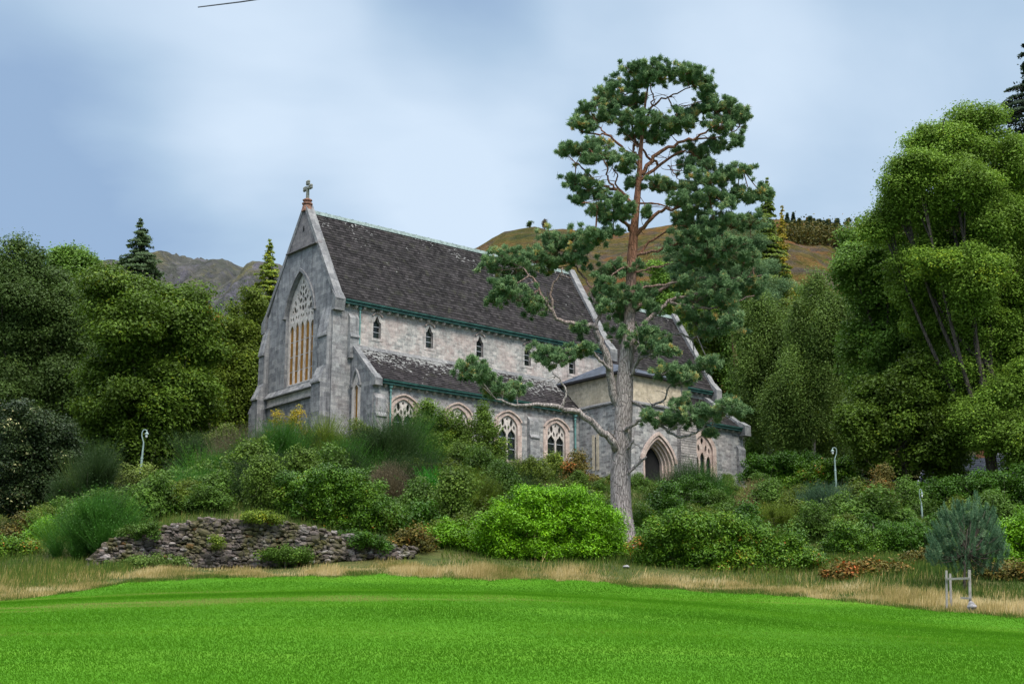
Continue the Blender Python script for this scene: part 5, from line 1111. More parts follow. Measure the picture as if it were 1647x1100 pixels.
for lb, mt, px, pt, pb, hw, Y, n in [
    ('dark broom filling the gap under the west window at the bank edge', 'broom_d', 455, 735, 800, 34, 80, 3200), ('green broom behind the near black broom', 'broom', 400, 722, 800, 34, 82, 3400),
    ('dark wispy broom in front of the lancet window foot', 'broom_d', 540, 725, 800, 34, 80, 3200), ('small dark broom right of the lancet window', 'broom_d', 600, 712, 790, 30, 87, 3000),
    ('grey green broom beneath the fourth aisle window', 'broom_d', 870, 790, 830, 34, 86, 2600), ('tan grassy broom left of the right lamp post', 'olive', 1280, 800, 850, 28, 90, 2200)]:
    broom(lb, G[mt], px, pt, pb, hw, Y, n=n)

# TANGLE of leafy brambles and saplings that knits the bank together
TG = dict(r_sub=.38, leaf=.10, per=46, inner=.2, trunk=.04)
r_ = random.Random(5)
KIND = [('mid', .4, 'mid green bramble clump in the tangle on the bank below the church', 'green brambles in the bank tangle'), ('rhodo_d', .4, 'dark green leafy clump in the tangle on the bank below the church', 'dark leafy clumps in the bank tangle'), ('alder', .45, 'fresh green alder sapling in the tangle on the bank below the church', 'alder saplings in the bank tangle'), ('olive', .35, 'olive brown scrub clump in the tangle on the bank below the church', 'olive scrub clumps in the bank tangle')]
protos = []
for kk, (mt, tn, lb, gp) in enumerate(KIND):
    x0, Y0 = [(420, 88), (610, 80), (740, 86), (850, 90)][kk]
    base = gpt(x0, Y0); pyb = 550 - F_PX * (base[2] * CP - base[1] * SP) / (base[1] * CP + base[2] * SP); tall = kk == 2; s0 = 1.5 if tall else 1.0
    sp_ = [(x0, pyb - 22 * s0, 15, 16 * s0), (x0 - 17, pyb - 12, 15, 13), (x0 + 16, pyb - 13 * s0, 15, 13 * s0), (x0 + 4, pyb - 8, 24, 10)] + ([(x0 - 4, pyb - 52, 8, 14), (x0 + 7, pyb - 44, 9, 14)] if tall else [])
    protos.append((shrub('bush', lb, G[mt], sp_, Y0, group=gp, tint=tn, jitter=.3, **{k: v for k, v in TG.items()}), lb, gp))
SPOTS = [(300, 74), (350, 72), (375, 80), (430, 76), (335, 84), (480, 80), (510, 78), (545, 84), (600, 74), (640, 72), (660, 84), (685, 72), (725, 70), (745, 78), (775, 84), (790, 74), (815, 80), (840, 76), (860, 86), (905, 78), (925, 88), (945, 80), (970, 88), (985, 94), (1040, 92), (1075, 82), (1120, 78), (1150, 84), (1180, 90), (1205, 76), (1235, 86), (1270, 80), (1310, 74), (1320, 90), (1375, 86), (1395, 78), (1430, 84), (1455, 78), (255, 80), (275, 88), (210, 72), (240, 70), (180, 76), (320, 68.5), (420, 69), (460, 69.5), (1500, 74), (1545, 80), (1600, 78), (700, 88), (640, 90), (590, 90), (530, 90), (450, 91), (400, 92), (720, 93), (760, 94), (815, 92), (1290, 96), (1230, 96), (1170, 97), (120, 72), (150, 68), (60, 74), (230, 68), (265, 69), (295, 70), (330, 71), (480, 72), (520, 71), (570, 70), (620, 69), (650, 70), (690, 68), (735, 66.5), (440, 72.5), (395, 74), (310, 79), (470, 86), (500, 88), (560, 89), (680, 80), (710, 84), (1090, 88), (1060, 86), (1130, 84), (1340, 80), (1365, 76), (1410, 82)]
for i, (px, Y) in enumerate(SPOTS):
    pr, lb, gp = protos[[0, 1, 3, 0, 2, 1, 0, 3][i % 8]]
    c = copy_tree(pr); c.location = gpt(px + r_.uniform(-8, 8), Y); s_ = r_.uniform(.75, 1.35) * (.55 if (px > 780 and Y > 83 and px < 1200) or 1425 < px < 1510 else 1); c.scale = (s_ * r_.uniform(.9, 1.3), s_, s_ * r_.uniform(.8, 1.2)); c.rotation_euler = (0, 0, r_.uniform(0, 6.28))

for lb, mt, spec, Y, tn in [('ivy clump hanging over the left end of the wall top', 'mid', [(215, 858, 20, 10), (240, 853, 16, 9)], 60.6, .3), ('yellowish moss and grass cushion on top of the wall', 'olive', [(430, 832, 22, 7), (405, 832, 14, 6)], 61.4, .55), ('ivy clump over the right part of the wall', 'rhodo_d', [(590, 870, 22, 10), (560, 864, 16, 9), (615, 877, 14, 8)], 62, .4), ('weeds growing from the middle of the wall face', 'olive', [(345, 868, 9, 6), (352, 876, 8, 6)], 60.9, .4)]:
    shrub('ivy', lb, G[mt], spec, Y, cat='plant', r_sub=.22, leaf=.07, per=40, tint=tn, trunk=.015)

# ================================================================== BIG SCOTS PINE
PY = 72.0
PB_ = gpt(1012, PY)
pine = tag(empty('scots_pine', PB_), 'tall lone Scots pine with orange upper limbs standing before the church', 'tree')
z5 = lambda L: [(860 + x / 3.4375, 80 + y / 3.4375) for x, y in L]
z4 = lambda L: [(740 + x / 3.294, 330 + y / 3.294) for x, y in L]
z3 = lambda L: [(760 + x / 3.431, 520 + y / 3.431) for x, y in L]
S_ = PY / F_PX
TR = [(1016, 900, 24), (1006, 868, 19), (1000, 830, 17.5), (998, 790, 17), (998, 745, 17), (1001, 700, 15.5), (1003, 655, 15), (1004, 625, 15), (1006, 595, 13), (1009, 560, 12), (1012, 515, 9.5), (1014, 470, 8.6), (1016, 425, 9.2), (1018, 390, 8), (1021, 356, 6.8), (1024, 325, 6), (1028, 285, 5), (1030, 245, 4), (1033, 215, 3.2), (1036, 180, 2.4), (1042, 140, 1.4)]
paths = [smooth_path([w(a, b_, PY) for a, b_, r in TR], [r * S_ for a, b_, r in TR], 3)]
# root flare
for dx, dy in ((-1.0, -.5), (.9, -.4), (.2, .9), (-.5, .8), (.45, -1.0)):
    b0 = w(1006, 862, PY); e0 = np.array([PB_[0] + dx * .95, PY + dy * .95, 0]); e0[2] = gz(e0[0], e0[1]) - .15
    paths.append(smooth_path([b0, (b0 + e0) / 2 + [0, 0, -.25], e0], [.30, .24, .10]))
tips = []
def br(pts, r0, r1, dY=None, dY0=0.0):
    """branch through photo points, swinging dY metres nearer or farther along its length"""
    if dY is None: dY = rng.uniform(-2.2, 1.6)
    n = len(pts); P = [w(a, b_, PY + dY0 + (dY - dY0) * (i / (n - 1))) for i, (a, b_) in enumerate(pts)]
    q, rr = smooth_path(P, np.linspace(r0, r1, n) * S_, 4)
    q[1:-1] += rng.normal(0, .035, q[1:-1].shape)
    paths.append((q, rr)); tips.append(q)
    return q
br([(1001, 662)] + z4([(800, 960), (790, 850), (760, 750), (722, 680), (716, 640)]), 7.5, 4.6, -1.0)
br([(957, 524)] + z4([(640, 630), (530, 610), (480, 550), (430, 470), (400, 400), (330, 330)]), 4, 1.2, -1.8, -1.0)
br(z4([(500, 575), (480, 450), (520, 380), (545, 330)]), 2.2, .9, -2.0, -1.4)
br(z4([(716, 640), (745, 555), (700, 490), (700, 440), (650, 380), (600, 320), (560, 250)]), 3.2, 1.1, .3, -1.0)
br(z4([(700, 440), (730, 400), (780, 370)]), 2, .8, .2, -.4)
br(z4([(800, 870), (740, 820), (700, 780), (640, 760), (600, 790)]), 3, 1, -1.6, -.6)
br([(990, 722)] + z3([(770, 650), (700, 580), (600, 500), (540, 480), (440, 455), (340, 450), (230, 455), (130, 420)]), 7, 1.6, -3.2, -.3)
br(z3([(495, 465), (515, 380), (490, 320), (440, 260)]), 2, .8, -2.4, -2)
br([(1003, 692)] + z3([(880, 560), (940, 525), (1000, 540), (1080, 600), (1170, 625), (1250, 590), (1330, 530)]), 3.6, 1.1, -2.4, -.4)
br(z3([(1080, 600), (1130, 560), (1200, 540)]), 1.8, .8, -2.2, -1.6)
br(z3([(860, 330), (880, 270), (920, 205), (960, 180), (1010, 170)]), 4, 1.6, -1.2)
br(z3([(1000, 450), (1060, 420), (1080, 350), (1150, 330)]), 2, .8, -1.6, -.6)
br([(1007, 640)] + z3([(960, 480), (1000, 445)]), 2.6, 1.8, -.6)
br([(1012, 555)] + z4([(970, 640), (1050, 560), (1130, 500), (1220, 480), (1350, 450), (1450, 430)]), 4.4, 1.4, -1.0)
br(z4([(1110, 515), (1200, 530), (1320, 545), (1420, 525), (1560, 480)]), 2.6, .9, -.4, -.6)
br([(1014, 500)] + z4([(1010, 500), (1040, 460), (1090, 435), (1135, 410)]), 3.6, 2.6, .8)
br([(1009, 575)] + z4([(1000, 700), (1100, 680), (1190, 690), (1240, 705), (1270, 660)]), 3, 1, 1.0)
br(z5([(545, 862), (480, 790), (420, 765), (340, 730), (260, 720)]), 4, 1.3, -1.0); br(z5([(440, 775), (400, 700), (400, 650), (360, 600), (300, 560)]), 1.8, .8, -1.4, -.6)
br(z5([(490, 800), (450, 740), (460, 700), (430, 660), (440, 620)]), 1.8, .7, .2, -.3); br(z5([(350, 735), (280, 670), (210, 610)]), 1.7, .7, -1.4, -.8)
br(z5([(545, 1010), (490, 950), (400, 905), (330, 860), (260, 850)]), 3.4, 1, -1.6); br(z5([(440, 925), (470, 880), (450, 840)]), 1.5, .7, -1.4, -.8)
br(z5([(575, 640), (530, 590), (480, 540), (420, 480), (360, 465), (280, 460), (230, 430)]), 3, 1, -.4); br(z5([(400, 475), (350, 420), (320, 360)]), 1.6, .7, .4, -.2)
br(z5([(590, 690), (660, 590), (740, 540), (850, 500), (940, 460), (1040, 390)]), 4, 1.2, -.8); br(z5([(860, 500), (950, 490), (1050, 480), (1130, 430)]), 1.8, .7, .6, -.4)
br(z5([(590, 720), (680, 650), (760, 590), (830, 560), (900, 590)]), 3.2, 1.2, 1.2); br(z5([(680, 640), (610, 570), (570, 520), (530, 470)]), 2.6, .9, .8, .6)
br(z5([(555, 1030), (620, 960), (700, 890), (760, 880), (880, 850), (980, 790)]), 3.8, 1.2, -1.4); br(z5([(575, 850), (700, 860), (760, 880)]), 1.8, .8, .4)
br(z5([(770, 880), (860, 830), (950, 760), (1070, 700), (1150, 660)]), 2.2, .8, -.6, -.8)
br(z5([(580, 600), (545, 560), (550, 500), (540, 430), (520, 330), (500, 250)]), 2.6, 1, .9); br(z5([(600, 420), (640, 330), (700, 280), (790, 240), (880, 200)]), 2.4, .8, -.5)
br(z5([(640, 330), (660, 260), (640, 200), (650, 150)]), 1.5, .7, -.2, -.2); br(z5([(740, 270), (770, 320), (830, 310), (900, 290)]), 1.3, .6, .4, -.3)
br(z5([(735, 640), (770, 680), (800, 720)]), 1.3, .6, .4, .3); br(z5([(570, 540), (470, 430), (440, 350)]), 1.5, .7, 1.2)
br([(1018, 405)] + z4([(945, 260), (1000, 200), (1080, 150), (1180, 110)]), 3, 1, .8); br([(1017, 412)] + z4([(1050, 240), (1130, 210), (1240, 200), (1340, 190)]), 3, 1, -.8)
br([(1014, 440)] + z4([(960, 345), (1040, 325), (1110, 310)]), 2.2, .8, -.6); br(z4([(1200, 400), (1300, 385), (1450, 385), (1600, 370)]), 2, .8, -.2, .0)
br([(1014, 470)] + z4([(960, 440), (1080, 420), (1200, 395)]), 2.6, 1.6, -.2); br([(1016, 432)] + z4([(860, 330), (800, 380)]), 2, .9, -1.2)
br([(1007, 600)] + z4([(905, 900), (935, 830), (960, 780), (940, 720)]), 2.4, .9, -1.4)
br([(1000, 720)] + z3([(860, 690), (890, 640)]), 3.4, 1.2, -.9); br([(1000, 765)] + z3([(860, 830), (920, 770), (960, 735)]), 4.0, 1.6, -1.0); br([(996, 730)] + z3([(790, 640), (760, 600)]), 1.4, .6, -.9)
CL = []
for q in [(545, 120, 65, 30), (640, 105, 60, 33), (740, 112, 70, 30), (840, 120, 60, 30), (915, 162, 50, 36), (955, 215, 32, 30), (870, 165, 60, 28), (690, 155, 80, 26), (600, 180, 46, 36), (550, 205, 46, 46), (440, 190, 45, 24), (400, 240, 46, 32), (460, 285, 52, 44), (560, 285, 44, 26), (370, 270, 32, 28), (430, 340, 42, 28),
          (310, 320, 52, 40), (240, 415, 38, 28), (340, 390, 46, 32), (300, 430, 36, 22), (500, 385, 58, 38), (580, 390, 58, 42), (680, 385, 68, 42), (780, 390, 68, 42), (870, 390, 56, 46), (560, 460, 66, 38), (650, 480, 56, 46), (750, 450, 56, 46), (930, 330, 56, 42), (1010, 330, 56, 46), (1080, 340, 56, 46), (1140, 370, 42, 46), (1020, 420, 56, 44), (1100, 400, 52, 38), (950, 260, 36, 30),
          (1010, 530, 52, 40), (870, 560, 76, 38), (930, 600, 46, 44), (850, 650, 46, 34), (1120, 500, 24, 32), (960, 650, 36, 36), (180, 560, 48, 32), (260, 560, 66, 46), (350, 540, 56, 46), (430, 600, 56, 42), (520, 630, 40, 36), (480, 660, 36, 22), (300, 615, 46, 26),
          (220, 730, 56, 42), (290, 760, 56, 46), (240, 820, 36, 32), (360, 800, 36, 28), (345, 880, 42, 36), (450, 850, 56, 42), (470, 910, 56, 36), (530, 740, 32, 26), (400, 930, 36, 26), (670, 750, 66, 36), (740, 770, 46, 22), (850, 750, 58, 46), (950, 720, 76, 46), (1050, 700, 76, 46), (1150, 670, 56, 32), (800, 840, 66, 36), (900, 850, 76, 46), (980, 800, 66, 36), (1060, 840, 36, 36), (620, 900, 22, 26),
          (1120, 800, 56, 36), (1200, 815, 56, 36), (1270, 800, 46, 36), (820, 930, 66, 36), (900, 960, 76, 46), (1000, 950, 76, 36), (1100, 965, 76, 46), (1190, 955, 60, 40), (330, 1030, 56, 36), (430, 1010, 40, 30)]:
    CL.append((860 + q[0] / 3.4375, 80 + q[1] / 3.4375, q[2] / 3.4375, q[3] / 3.4375))
for q in [(250, 275, 105, 42), (170, 330, 55, 36), (300, 340, 85, 46), (400, 280, 75, 56), (480, 210, 75, 54), (470, 320, 66, 46), (580, 190, 76, 46), (650, 245, 56, 50), (720, 165, 56, 36), (230, 430, 56, 36), (310, 490, 85, 44), (200, 500, 46, 26), (400, 545, 64, 36), (590, 290, 56, 46),
          (800, 350, 78, 40), (890, 335, 70, 36), (780, 410, 52, 32), (800, 480, 76, 46), (910, 500, 86, 46), (850, 560, 66, 46), (760, 545, 36, 36), (980, 480, 56, 46), (1040, 565, 36, 26), (1200, 420, 66, 36), (1300, 435, 86, 42), (1400, 430, 86, 46), (1500, 460, 76, 36), (1250, 500, 76, 36), (1400, 510, 66, 36), (1560, 430, 46, 36), (1200, 300, 76, 54), (1300, 260, 96, 54), (1420, 225, 76, 54), (1500, 285, 76, 54), (1350, 330, 76, 46), (1200, 170, 76, 54), (1300, 160, 80, 46),
          (1180, 560, 46, 26), (1250, 610, 66, 40), (1340, 640, 76, 50), (1430, 620, 66, 46), (1300, 690, 56, 22), (640, 665, 46, 32), (880, 680, 76, 42), (960, 690, 76, 42), (1050, 720, 66, 36), (1000, 765, 56, 32), (1100, 775, 46, 22), (640, 770, 56, 32), (440, 790, 56, 40), (520, 820, 56, 36), (590, 800, 36, 26), (40, 860, 56, 46), (100, 890, 46, 42), (150, 950, 66, 36), (230, 990, 76, 32), (300, 975, 46, 42), (1080, 880, 56, 36), (1150, 890, 56, 32), (1250, 870, 66, 26), (1330, 845, 46, 22), (1180, 930, 46, 18)]:
    CL.append((740 + q[0] / 3.294, 330 + q[1] / 3.294, q[2] / 3.294, q[3] / 3.294))
for q in [(970, 520, 46, 28), (1050, 540, 76, 36), (1150, 520, 86, 44), (1250, 520, 86, 44), (1350, 485, 76, 36), (1430, 455, 56, 36), (1470, 485, 36, 22), (1310, 610, 24, 14), (1160, 430, 32, 24)]:
    CL.append((760 + q[0] / 3.431, 520 + q[1] / 3.431, q[2] / 3.431, q[3] / 3.431))
allpts = np.concatenate(tips); TC, TR_, TT = [], [], []
for (px, py, rx, ry) in CL:
    c0 = w(px, py, PY); d = np.abs(allpts[:, 0] - c0[0]) + np.abs(allpts[:, 2] - c0[2]) * 1.1; near = allpts[d.argmin()]
    Yc = near[1] + rng.normal(0, .5); c = w(px, py, Yc); rx_, rz_ = rx * S_ * 1.1, ry * S_ * 1.1; ry_ = .8 * (rx_ + .3)
    # a bough from the nearest limb, and twigs out through the pad
    paths.append(smooth_path([near, (near + c) / 2 + [0, 0, -.12], c - [0, 0, rz_ * .4]], np.array([1.1, .8, .5]) * S_ * 1.0))
    # each pad is a ragged handful of small rounded tufts of shoots
    nsub = int(16 + 70 * rx_ * rz_); sc_ = c + np.clip(rng.normal(0, .6, (nsub, 3)), -1.3, 1.3) * np.array([rx_, ry_, rz_ * .82]) + [0, 0, rz_ * .08]
    for t in sc_[::2]: paths.append((np.array([c - [0, 0, rz_ * .45], (c + t) / 2 - [0, 0, .08], t]), np.array([.55, .36, .2]) * S_))
    sr_ = rng.uniform(.05, .19, nsub); st_ = rng.normal(.47, .17, nsub)
    for t, r_, tn in zip(sc_, sr_, st_):
        k = int(105 * r_ ** 1.4 + 3); q = t + unit(rng.normal(0, 1, (k, 3)) + [0, 0, .5]) * (r_ * rng.random(k) ** .5)[:, None] * np.array([1, 1, .75])
        TC.append(q); TR_.append(np.full(k, .135) * rng.uniform(.7, 1.35, k)); TT.append(np.clip(rng.normal(tn, .12, k), 0, 1))
for q in tips:                                                   # bare dead twigs along the limbs
    for i_ in rng.integers(2, len(q), 5):
        d_ = rng.normal(0, 1, 3) * np.array([.5, .5, .35]); paths.append(smooth_path([q[i_ - 1], q[i_ - 1] + d_ * .5 + rng.normal(0, .08, 3), q[i_ - 1] + d_], [.022, .014, .005]))
V, Fc = tubes(paths, 7); idx_mesh('trunk', np.array(V) - PB_, Fc, M['bark_pine'], pine, smooth=True)
TC, TR_, TT = np.concatenate(TC), np.concatenate(TR_), np.concatenate(TT); m_ = 26; I = np.repeat(np.arange(len(TC)), m_); n = len(I)
d = unit(rng.normal(0, 1, (n, 3)) + np.array([0, 0, .55])); p0 = TC[I] + rng.normal(0, .035, (n, 3)); p1 = p0 + d * (TR_[I] * rng.uniform(.6, 1.15, n))[:, None]
s_ = unit(np.cross(d, rng.normal(0, 1, (n, 3)))) * .015
poly_mesh('needles', np.stack([p0 - s_, p0 + s_, p1 + s_ * .4, p1 - s_ * .4], 1), 4, G['pine'], pine, tint=np.clip(TT[I] + rng.normal(0, .1, n), 0, 1), origin=PB_)

# ================================================================== YOUNG PINE AND ITS STAKES
YP = 52.0; yb = gpt(1547, YP); yp = tag(empty('young_pine', yb), 'young bushy blue green pine growing inside a wooden stake frame', 'tree')
c = w(1556, 868, YP); YL = [(1556, 850, 26, 40), (1530, 862, 26, 36), (1584, 858, 26, 38), (1512, 880, 18, 30), (1600, 876, 18, 32), (1556, 890, 44, 28), (1543, 835, 12, 26), (1567, 828, 12, 28), (1590, 838, 10, 24), (1522, 840, 10, 24), (1532, 906, 30, 20), (1578, 908, 32, 20), (1608, 892, 16, 26), (1505, 895, 14, 22)]
ctr_ = []
for a_, b_, rx_, ry_ in YL:
    k = int(rx_ * ry_ * .085) + 10; q0 = w(a_, b_, YP + rng.uniform(-.5, .5)); dd = unit(rng.normal(0, 1, (k, 3))) * (rng.random(k) ** .45)[:, None]; ctr_.append(q0 + dd * np.array([rx_, rx_, ry_]) * (YP / F_PX))
ctr_ = np.concatenate(ctr_); k = len(ctr_); dd = unit(ctr_ - c)
up_ = unit(np.stack([dd[:, 0] * .45, dd[:, 1] * .45, np.full(k, 1.0)], 1)); m_ = 80; I = np.repeat(np.arange(k), m_); n = len(I)
t = rng.random(n); p0 = ctr_[I] + up_[I] * (t * .30)[:, None]; d = unit(up_[I] * .9 + rng.normal(0, .55, (n, 3))); p1 = p0 + d * (.12 * (1.15 - .6 * t))[:, None]; s_ = unit(np.cross(d, rng.normal(0, 1, (n, 3)))) * .007
poly_mesh('needles', np.stack([p0 - s_, p0 + s_, p1], 1), 3, G['youngpine'], yp, tint=np.clip(rng.normal(.45, .2, k)[I] + rng.normal(0, .12, n), 0, 1), origin=yb)
V, Fc = tubes([smooth_path([yb - [0, 0, .1], w(1552, 905, YP), w(1556, 850, YP)], [.05, .04, .02])] + [(np.array([w(1555, 890, YP), (w(1555, 890, YP) + q) / 2 - [0, 0, .1], q]), np.array([.02, .014, .006])) for q in ctr_[::8]], 6)
idx_mesh('trunk', np.array(V) - yb, Fc, M['bark'], yp, smooth=True)
FY = 46.0
fb = w(1541, 975, FY); fr_ = tag(empty('stake_frame', fb), 'pale weathered wooden stake frame of two posts and rails at the lawn edge', 'frame')
def bar(name, a, b_, ra, parent, org):
    a, b_ = np.array(a), np.array(b_); d = unit(b_ - a); s1 = unit(np.cross(d, [0, 1, .1])); s2 = np.cross(d, s1); bm_ = []
    V = [p + s1 * sx * ra + s2 * sy * ra - org for p in (a, b_) for sx, sy in ((-1, -1), (1, -1), (1, 1), (-1, 1))]
    return idx_mesh(name, V, [(0, 1, 5, 4), (1, 2, 6, 5), (2, 3, 7, 6), (3, 0, 4, 7), (4, 5, 6, 7), (3, 2, 1, 0)], M['wood'], parent)
bar('post', w(1523, 985, FY), w(1522, 917, FY), .028, fr_, fb); bar('post', w(1561, 984, FY - .3), w(1559, 916, FY - .3), .036, fr_, fb)
bar('rail', w(1521, 931, FY - .06), w(1560, 929.5, FY - .36), .03, fr_, fb); bar('rail', w(1545, 961, FY - .25), w(1562, 962, FY - .37), .028, fr_, fb)
bar('post', w(1530, 975, FY + .9), w(1528, 922, FY + .9), .03, fr_, fb)
def rock(name, loc, size, mat, label, cat, seed=0):
    r = random.Random(seed); bm = bmesh.new(); bmesh.ops.create_icosphere(bm, subdivisions=3, radius=1)
    for v in bm.verts:
        k = 1 + .18 * math.sin(v.co.x * 3 + seed) + .14 * math.sin(v.co.y * 4 + 1) + .12 * math.sin(v.co.z * 5 + 2); v.co = Vector((v.co.x * size[0] * k, v.co.y * size[1] * k, v.co.z * size[2] * k))
    me = bpy.data.meshes.new(name); bm.to_mesh(me); bm.free(); o = link(name, me, mat); o.location = loc; return tag(o, label, cat)
M['greyrock'] = plain('grey_field_stone', (.26, .25, .26), .9, var=.4, scale=8, bmp=.4)
rock('stone', w(1564, 975, 45.3), (.13, .1, .13), M['greyrock'], 'small grey stone at the foot of the right stake post', 'stone', 3)
rock('stone', w(1007, 911, 60.5), (.10, .09, .07), M['greyrock'], 'pale stone in the grass gap at the foot of the pine', 'stone', 5)

# ================================================================== DRY STONE WALL
def wall_mat():
    m, nt, b, out = new_mat('mossy_rubble'); tc = N(nt, 'ShaderNodeTexCoord'); at = N(nt, 'ShaderNodeAttribute', attribute_name='tint')
    c = ramp(nt, at.outputs['Fac'], [(0, (.045, .038, .034)), (.35, (.10, .085, .078)), (.6, (.16, .128, .118)), (.8, (.215, .19, .185)), (.95, (.34, .31, .30)), (1, (.20, .085, .055))])
    f = noise(nt, tc.outputs['Object'], 9, 6, .7); c = mix(nt, .7, c, ramp(nt, f, [(.3, (.45, .45, .45)), (.7, (1.5, 1.5, 1.5))]), 'MULTIPLY')
    mo = ramp(nt, noise(nt, tc.outputs['Object'], .9, 7, .75, .7), [(.46, (0, 0, 0)), (.58, (1, 1, 1))]); c = mix(nt, mix(nt, .72, (0, 0, 0), mo), c, (.085, .082, .022))
    nt.links.new(c, b.inputs['Base Color']); b.inputs['Roughness'].default_value = .95; b.inputs['Specular IOR Level'].default_value = .15; bump(nt, b, f, .6, .04); return m
WP = [(140, 915, 896, 59.6), (175, 910, 866, 60.1), (230, 909, 851, 60.6), (330, 909, 832, 61.2), (430, 907, 834, 61.3), (500, 902, 846, 61.6), (560, 897, 862, 62.0), (610, 895, 874, 62.2), (660, 894, 880, 62.4)]
wpx = np.array([q[0] for q in WP], float)
def wy(px, j): return np.interp(px, wpx, [q[j] for q in WP])
V, Fc, TI = [], [], []
bm0 = bmesh.new(); bmesh.ops.create_cube(bm0, size=2); bmesh.ops.subdivide_edges(bm0, edges=bm0.edges[:], cuts=2, use_grid_fill=True)
bv = np.array([v.co[:] for v in bm0.verts]); bf = [tuple(v.index for v in f.verts) for f in bm0.faces]; bm0.free()
bvn = bv * .55 + unit(bv) * .62
def add_stone(c, s3, t):
    j = bvn * s3 * (1 + rng.normal(0, .07, (len(bvn), 3))); a = rng.normal(0, .22, 3); ca, sa = np.cos(a[1]), np.sin(a[1]); x = j[:, 0] * ca - j[:, 2] * sa; z = j[:, 0] * sa + j[:, 2] * ca
    j = np.stack([x, j[:, 1], z], 1); o = len(V); V.extend(c + j); Fc.extend([tuple(i + o for i in f) for f in bf]); TI.extend([t] * len(bf))
px = 140.0
row_h = {}
for row in range(22):
    px = 136 + rng.uniform(0, 12)
    while px < 662:
        Yw = wy(px, 3); s_ = Yw / F_PX; big = rng.random() < .12; wd = rng.uniform(5, 12) * (1.7 if big else 1); ht = rng.uniform(3.6, 6.4) * (1.5 if big else 1)
        bot, top = wy(px, 1) + 4, wy(px, 2); py = bot - (row + .5) * 4.5 + rng.normal(0, 1.1)
        if py > top + 1:
            h = (bot - py) / max(bot - top, 1); add_stone(w(px + wd / 2, py, Yw + .15 * h + rng.normal(0, .05)), np.array([wd / 2 * s_ * .98, .2, ht / 2 * s_]), np.clip(rng.normal(.5, .24), 0, 1))
        px += wd
wb = w(400, 908, 62.5)
dw = idx_mesh('dry_stone_wall', np.array(V) - wb, Fc, wall_mat(), smooth=False, tint=TI); dw.location = wb; tag(dw, 'mossy dry stone retaining wall at the top of the lawn', 'wall')
core = []
for q in WP: core.append((w(q[0], q[1] + 8, q[3] + .25) - wb, w(q[0], q[2] + 2, q[3] + .5) - wb, w(q[0], q[2] + 2, q[3] + 2.2) - wb))
V, Fc = [], []
for a in core: V += list(a)
for i in range(len(core) - 1):
    for k in (0, 1): Fc.append((3 * i + k, 3 * i + 3 + k, 3 * i + 4 + k, 3 * i + 1 + k))
o = idx_mesh('core_fill', V, Fc, plain('earth_between_stones', (.035, .03, .022), .95, var=.4), dw)

# ================================================================== LAMP POSTS
def lamp(label, px, py_base, py_top, Y, yaw, lean=0.0):
    base = w(px, py_base, Y); H = w(px, py_top, Y)[2] - base[2]; g = gz(base[0], Y); base[2] = min(base[2], g) ; H = w(px, py_top, Y)[2] - base[2]
    root = tag(empty('lamp_post', base, yaw), label, 'lamp post', 'swan neck lamp posts around the church'); root.rotation_euler = (0, lean, yaw)
    V, Fc = lathe([(.10, -.3), (.10, .9), (.08, 1.0), (.07, 1.05), (.065, H * .55), (.08, H * .55 + .02), (.08, H * .55 + .08), (.058, H * .55 + .1), (.045, H - .85)], 10); idx_mesh('pole', V, Fc, M['lamp'], root, smooth=False)
    a = np.linspace(0, 1, 14); P = []
    P = [(0, 0, H - .86), (.02, 0, H - .75), (.07, 0, H - .62), (.14, 0, H - .42), (.15, 0, H - .22), (.09, 0, H - .06), (-.03, 0, H - .04), (-.12, 0, H - .12), (-.12, 0, H - .2)]
    V, Fc = tubes([smooth_path(P, np.linspace(.038, .028, len(P)))], 8); idx_mesh('swan_neck', V, Fc, M['lamp'], root, smooth=True)
    ln = empty('lantern', (-.12, 0, H - .2), 0, root); ln.scale = (.62, .62, .7)
    V, Fc = lathe([(.02, .26), (.025, .12), (.06, .06), (.20, -.10), (.23, -.12), (.21, -.14)], 12); idx_mesh('lamp_shade', V, Fc, M['lamp'], ln, smooth=False)
    V, Fc = lathe([(.10, -.13), (.12, -.2), (.10, -.36), (.05, -.42)], 12); idx_mesh('lamp_glass', V, Fc, M['lampglass'], ln, smooth=True)
    return root
lamp('pale green swan neck lamp post leaning slightly by the left trees', 222, 790, 690, 85, R(180), R(-3.0))
lamp('upright pale green swan neck lamp post on the right bank', 1346, 806, 719, 101, 0)
lp3 = lamp('thin faint lamp post in front of the dark laurel hedge', 1484, 842, 786, 86, R(180)); lp3.scale = (.55, .55, 1)

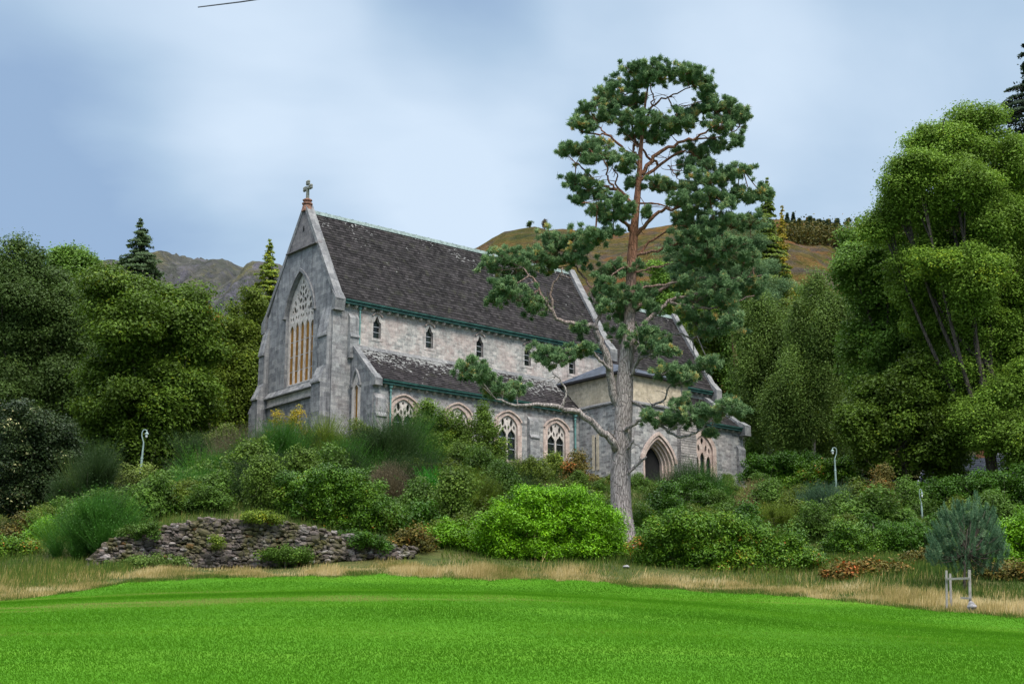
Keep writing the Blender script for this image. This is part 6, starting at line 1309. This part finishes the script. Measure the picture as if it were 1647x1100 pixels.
# ================================================================== HOUSE BEYOND THE HEDGE
HY = 114.0; hb = w(1572, 800, HY); hs = tag(empty('house', hb, R(-32)), 'house with grey slate roof and orange chimney half hidden on the right', 'house')
def mb_local(): b = MB(); return b
hz = lambda z: z - GZ
b = MB(); b.prism([(-2.4, hz(-1.5)), (2.4, hz(-1.5)), (2.4, hz(1.2)), (0, hz(3.1)), (-2.4, hz(1.2))], lambda a, c, k: ((-3.4, 3.6)[k], a, c)); b.build('wall', plain('white_house_wall', (.62, .61, .58), .8, var=.06), hs)
rf = MB()
for sy in (-1, 1):
    f_ = (lambda a, t, l, sy=sy: (-3.7 + a, sy * (2.75 - t * .783), hz(.95 + t * .622 + l + .06)));
    for q in slates(f_, 7.6, 3.5, .3).f: pass
    sb_ = slates(f_, 7.6, 3.5, .3); sb_.build('roof', M['slate_new'], hs)
b = MB(); b.box(-3.7, 3.9, -.12, .12, hz(3.1), hz(3.27)); b.build('ridge', M['lead'], hs)
b = MB()
for sy in (-1, 1): b.prism([(sy * 2.75, hz(.84)), (sy * 2.75, hz(1.06)), (0, hz(3.24)), (0, hz(3.02))], lambda a, c, k: ((-3.78, -3.70)[k], a, c))
b.build('bargeboard', M['barge'], hs)
ch_ = MB(); ch_.box(.2, 1.0, -.3, .3, hz(2.6), hz(4.1)); ch_.box(.12, 1.08, -.38, .38, hz(4.1), hz(4.25)); cho = ch_.build('chimney', M['brick'], hs)
for x in (.4, .8):
    V, Fc = lathe([(.13, 4.25), (.1, 4.7), (.13, 4.75)], 8); idx_mesh('chimney_pot', [(a + x, b_, c) for a, b_, c in V], Fc, M['brick'], cho)
sh = w(1632, 778, 112); so_ = tag(empty('shed', sh, R(-20)), 'low shed with a pale roof right of the slate roofed house', 'shed')
b = MB(); b.box(-1.6, 1.6, -1, 1, hz(-1.6), hz(.55)); b.build('wall', M['wood'], so_)
b = MB(); b.prism([(-1.25, hz(.5)), (1.25, hz(.95)), (1.25, hz(1.02)), (-1.25, hz(.57))], lambda a, c, k: ((-1.8, 1.8)[k], a, c)); b.build('roof', M['barge'], so_)

# ================================================================== CABLE AT THE TOP OF THE SKY
a, b_ = w(319, 12, 40), w(470, -9, 34)
V, Fc = tubes([(np.array([a, (a + b_) / 2 - [0, 0, .02], b_]), np.array([.018, .02, .022]))], 8)
tag(idx_mesh('cable', V, Fc, M['cable']), 'short dark cable end poking into the sky at the top left', 'cable')
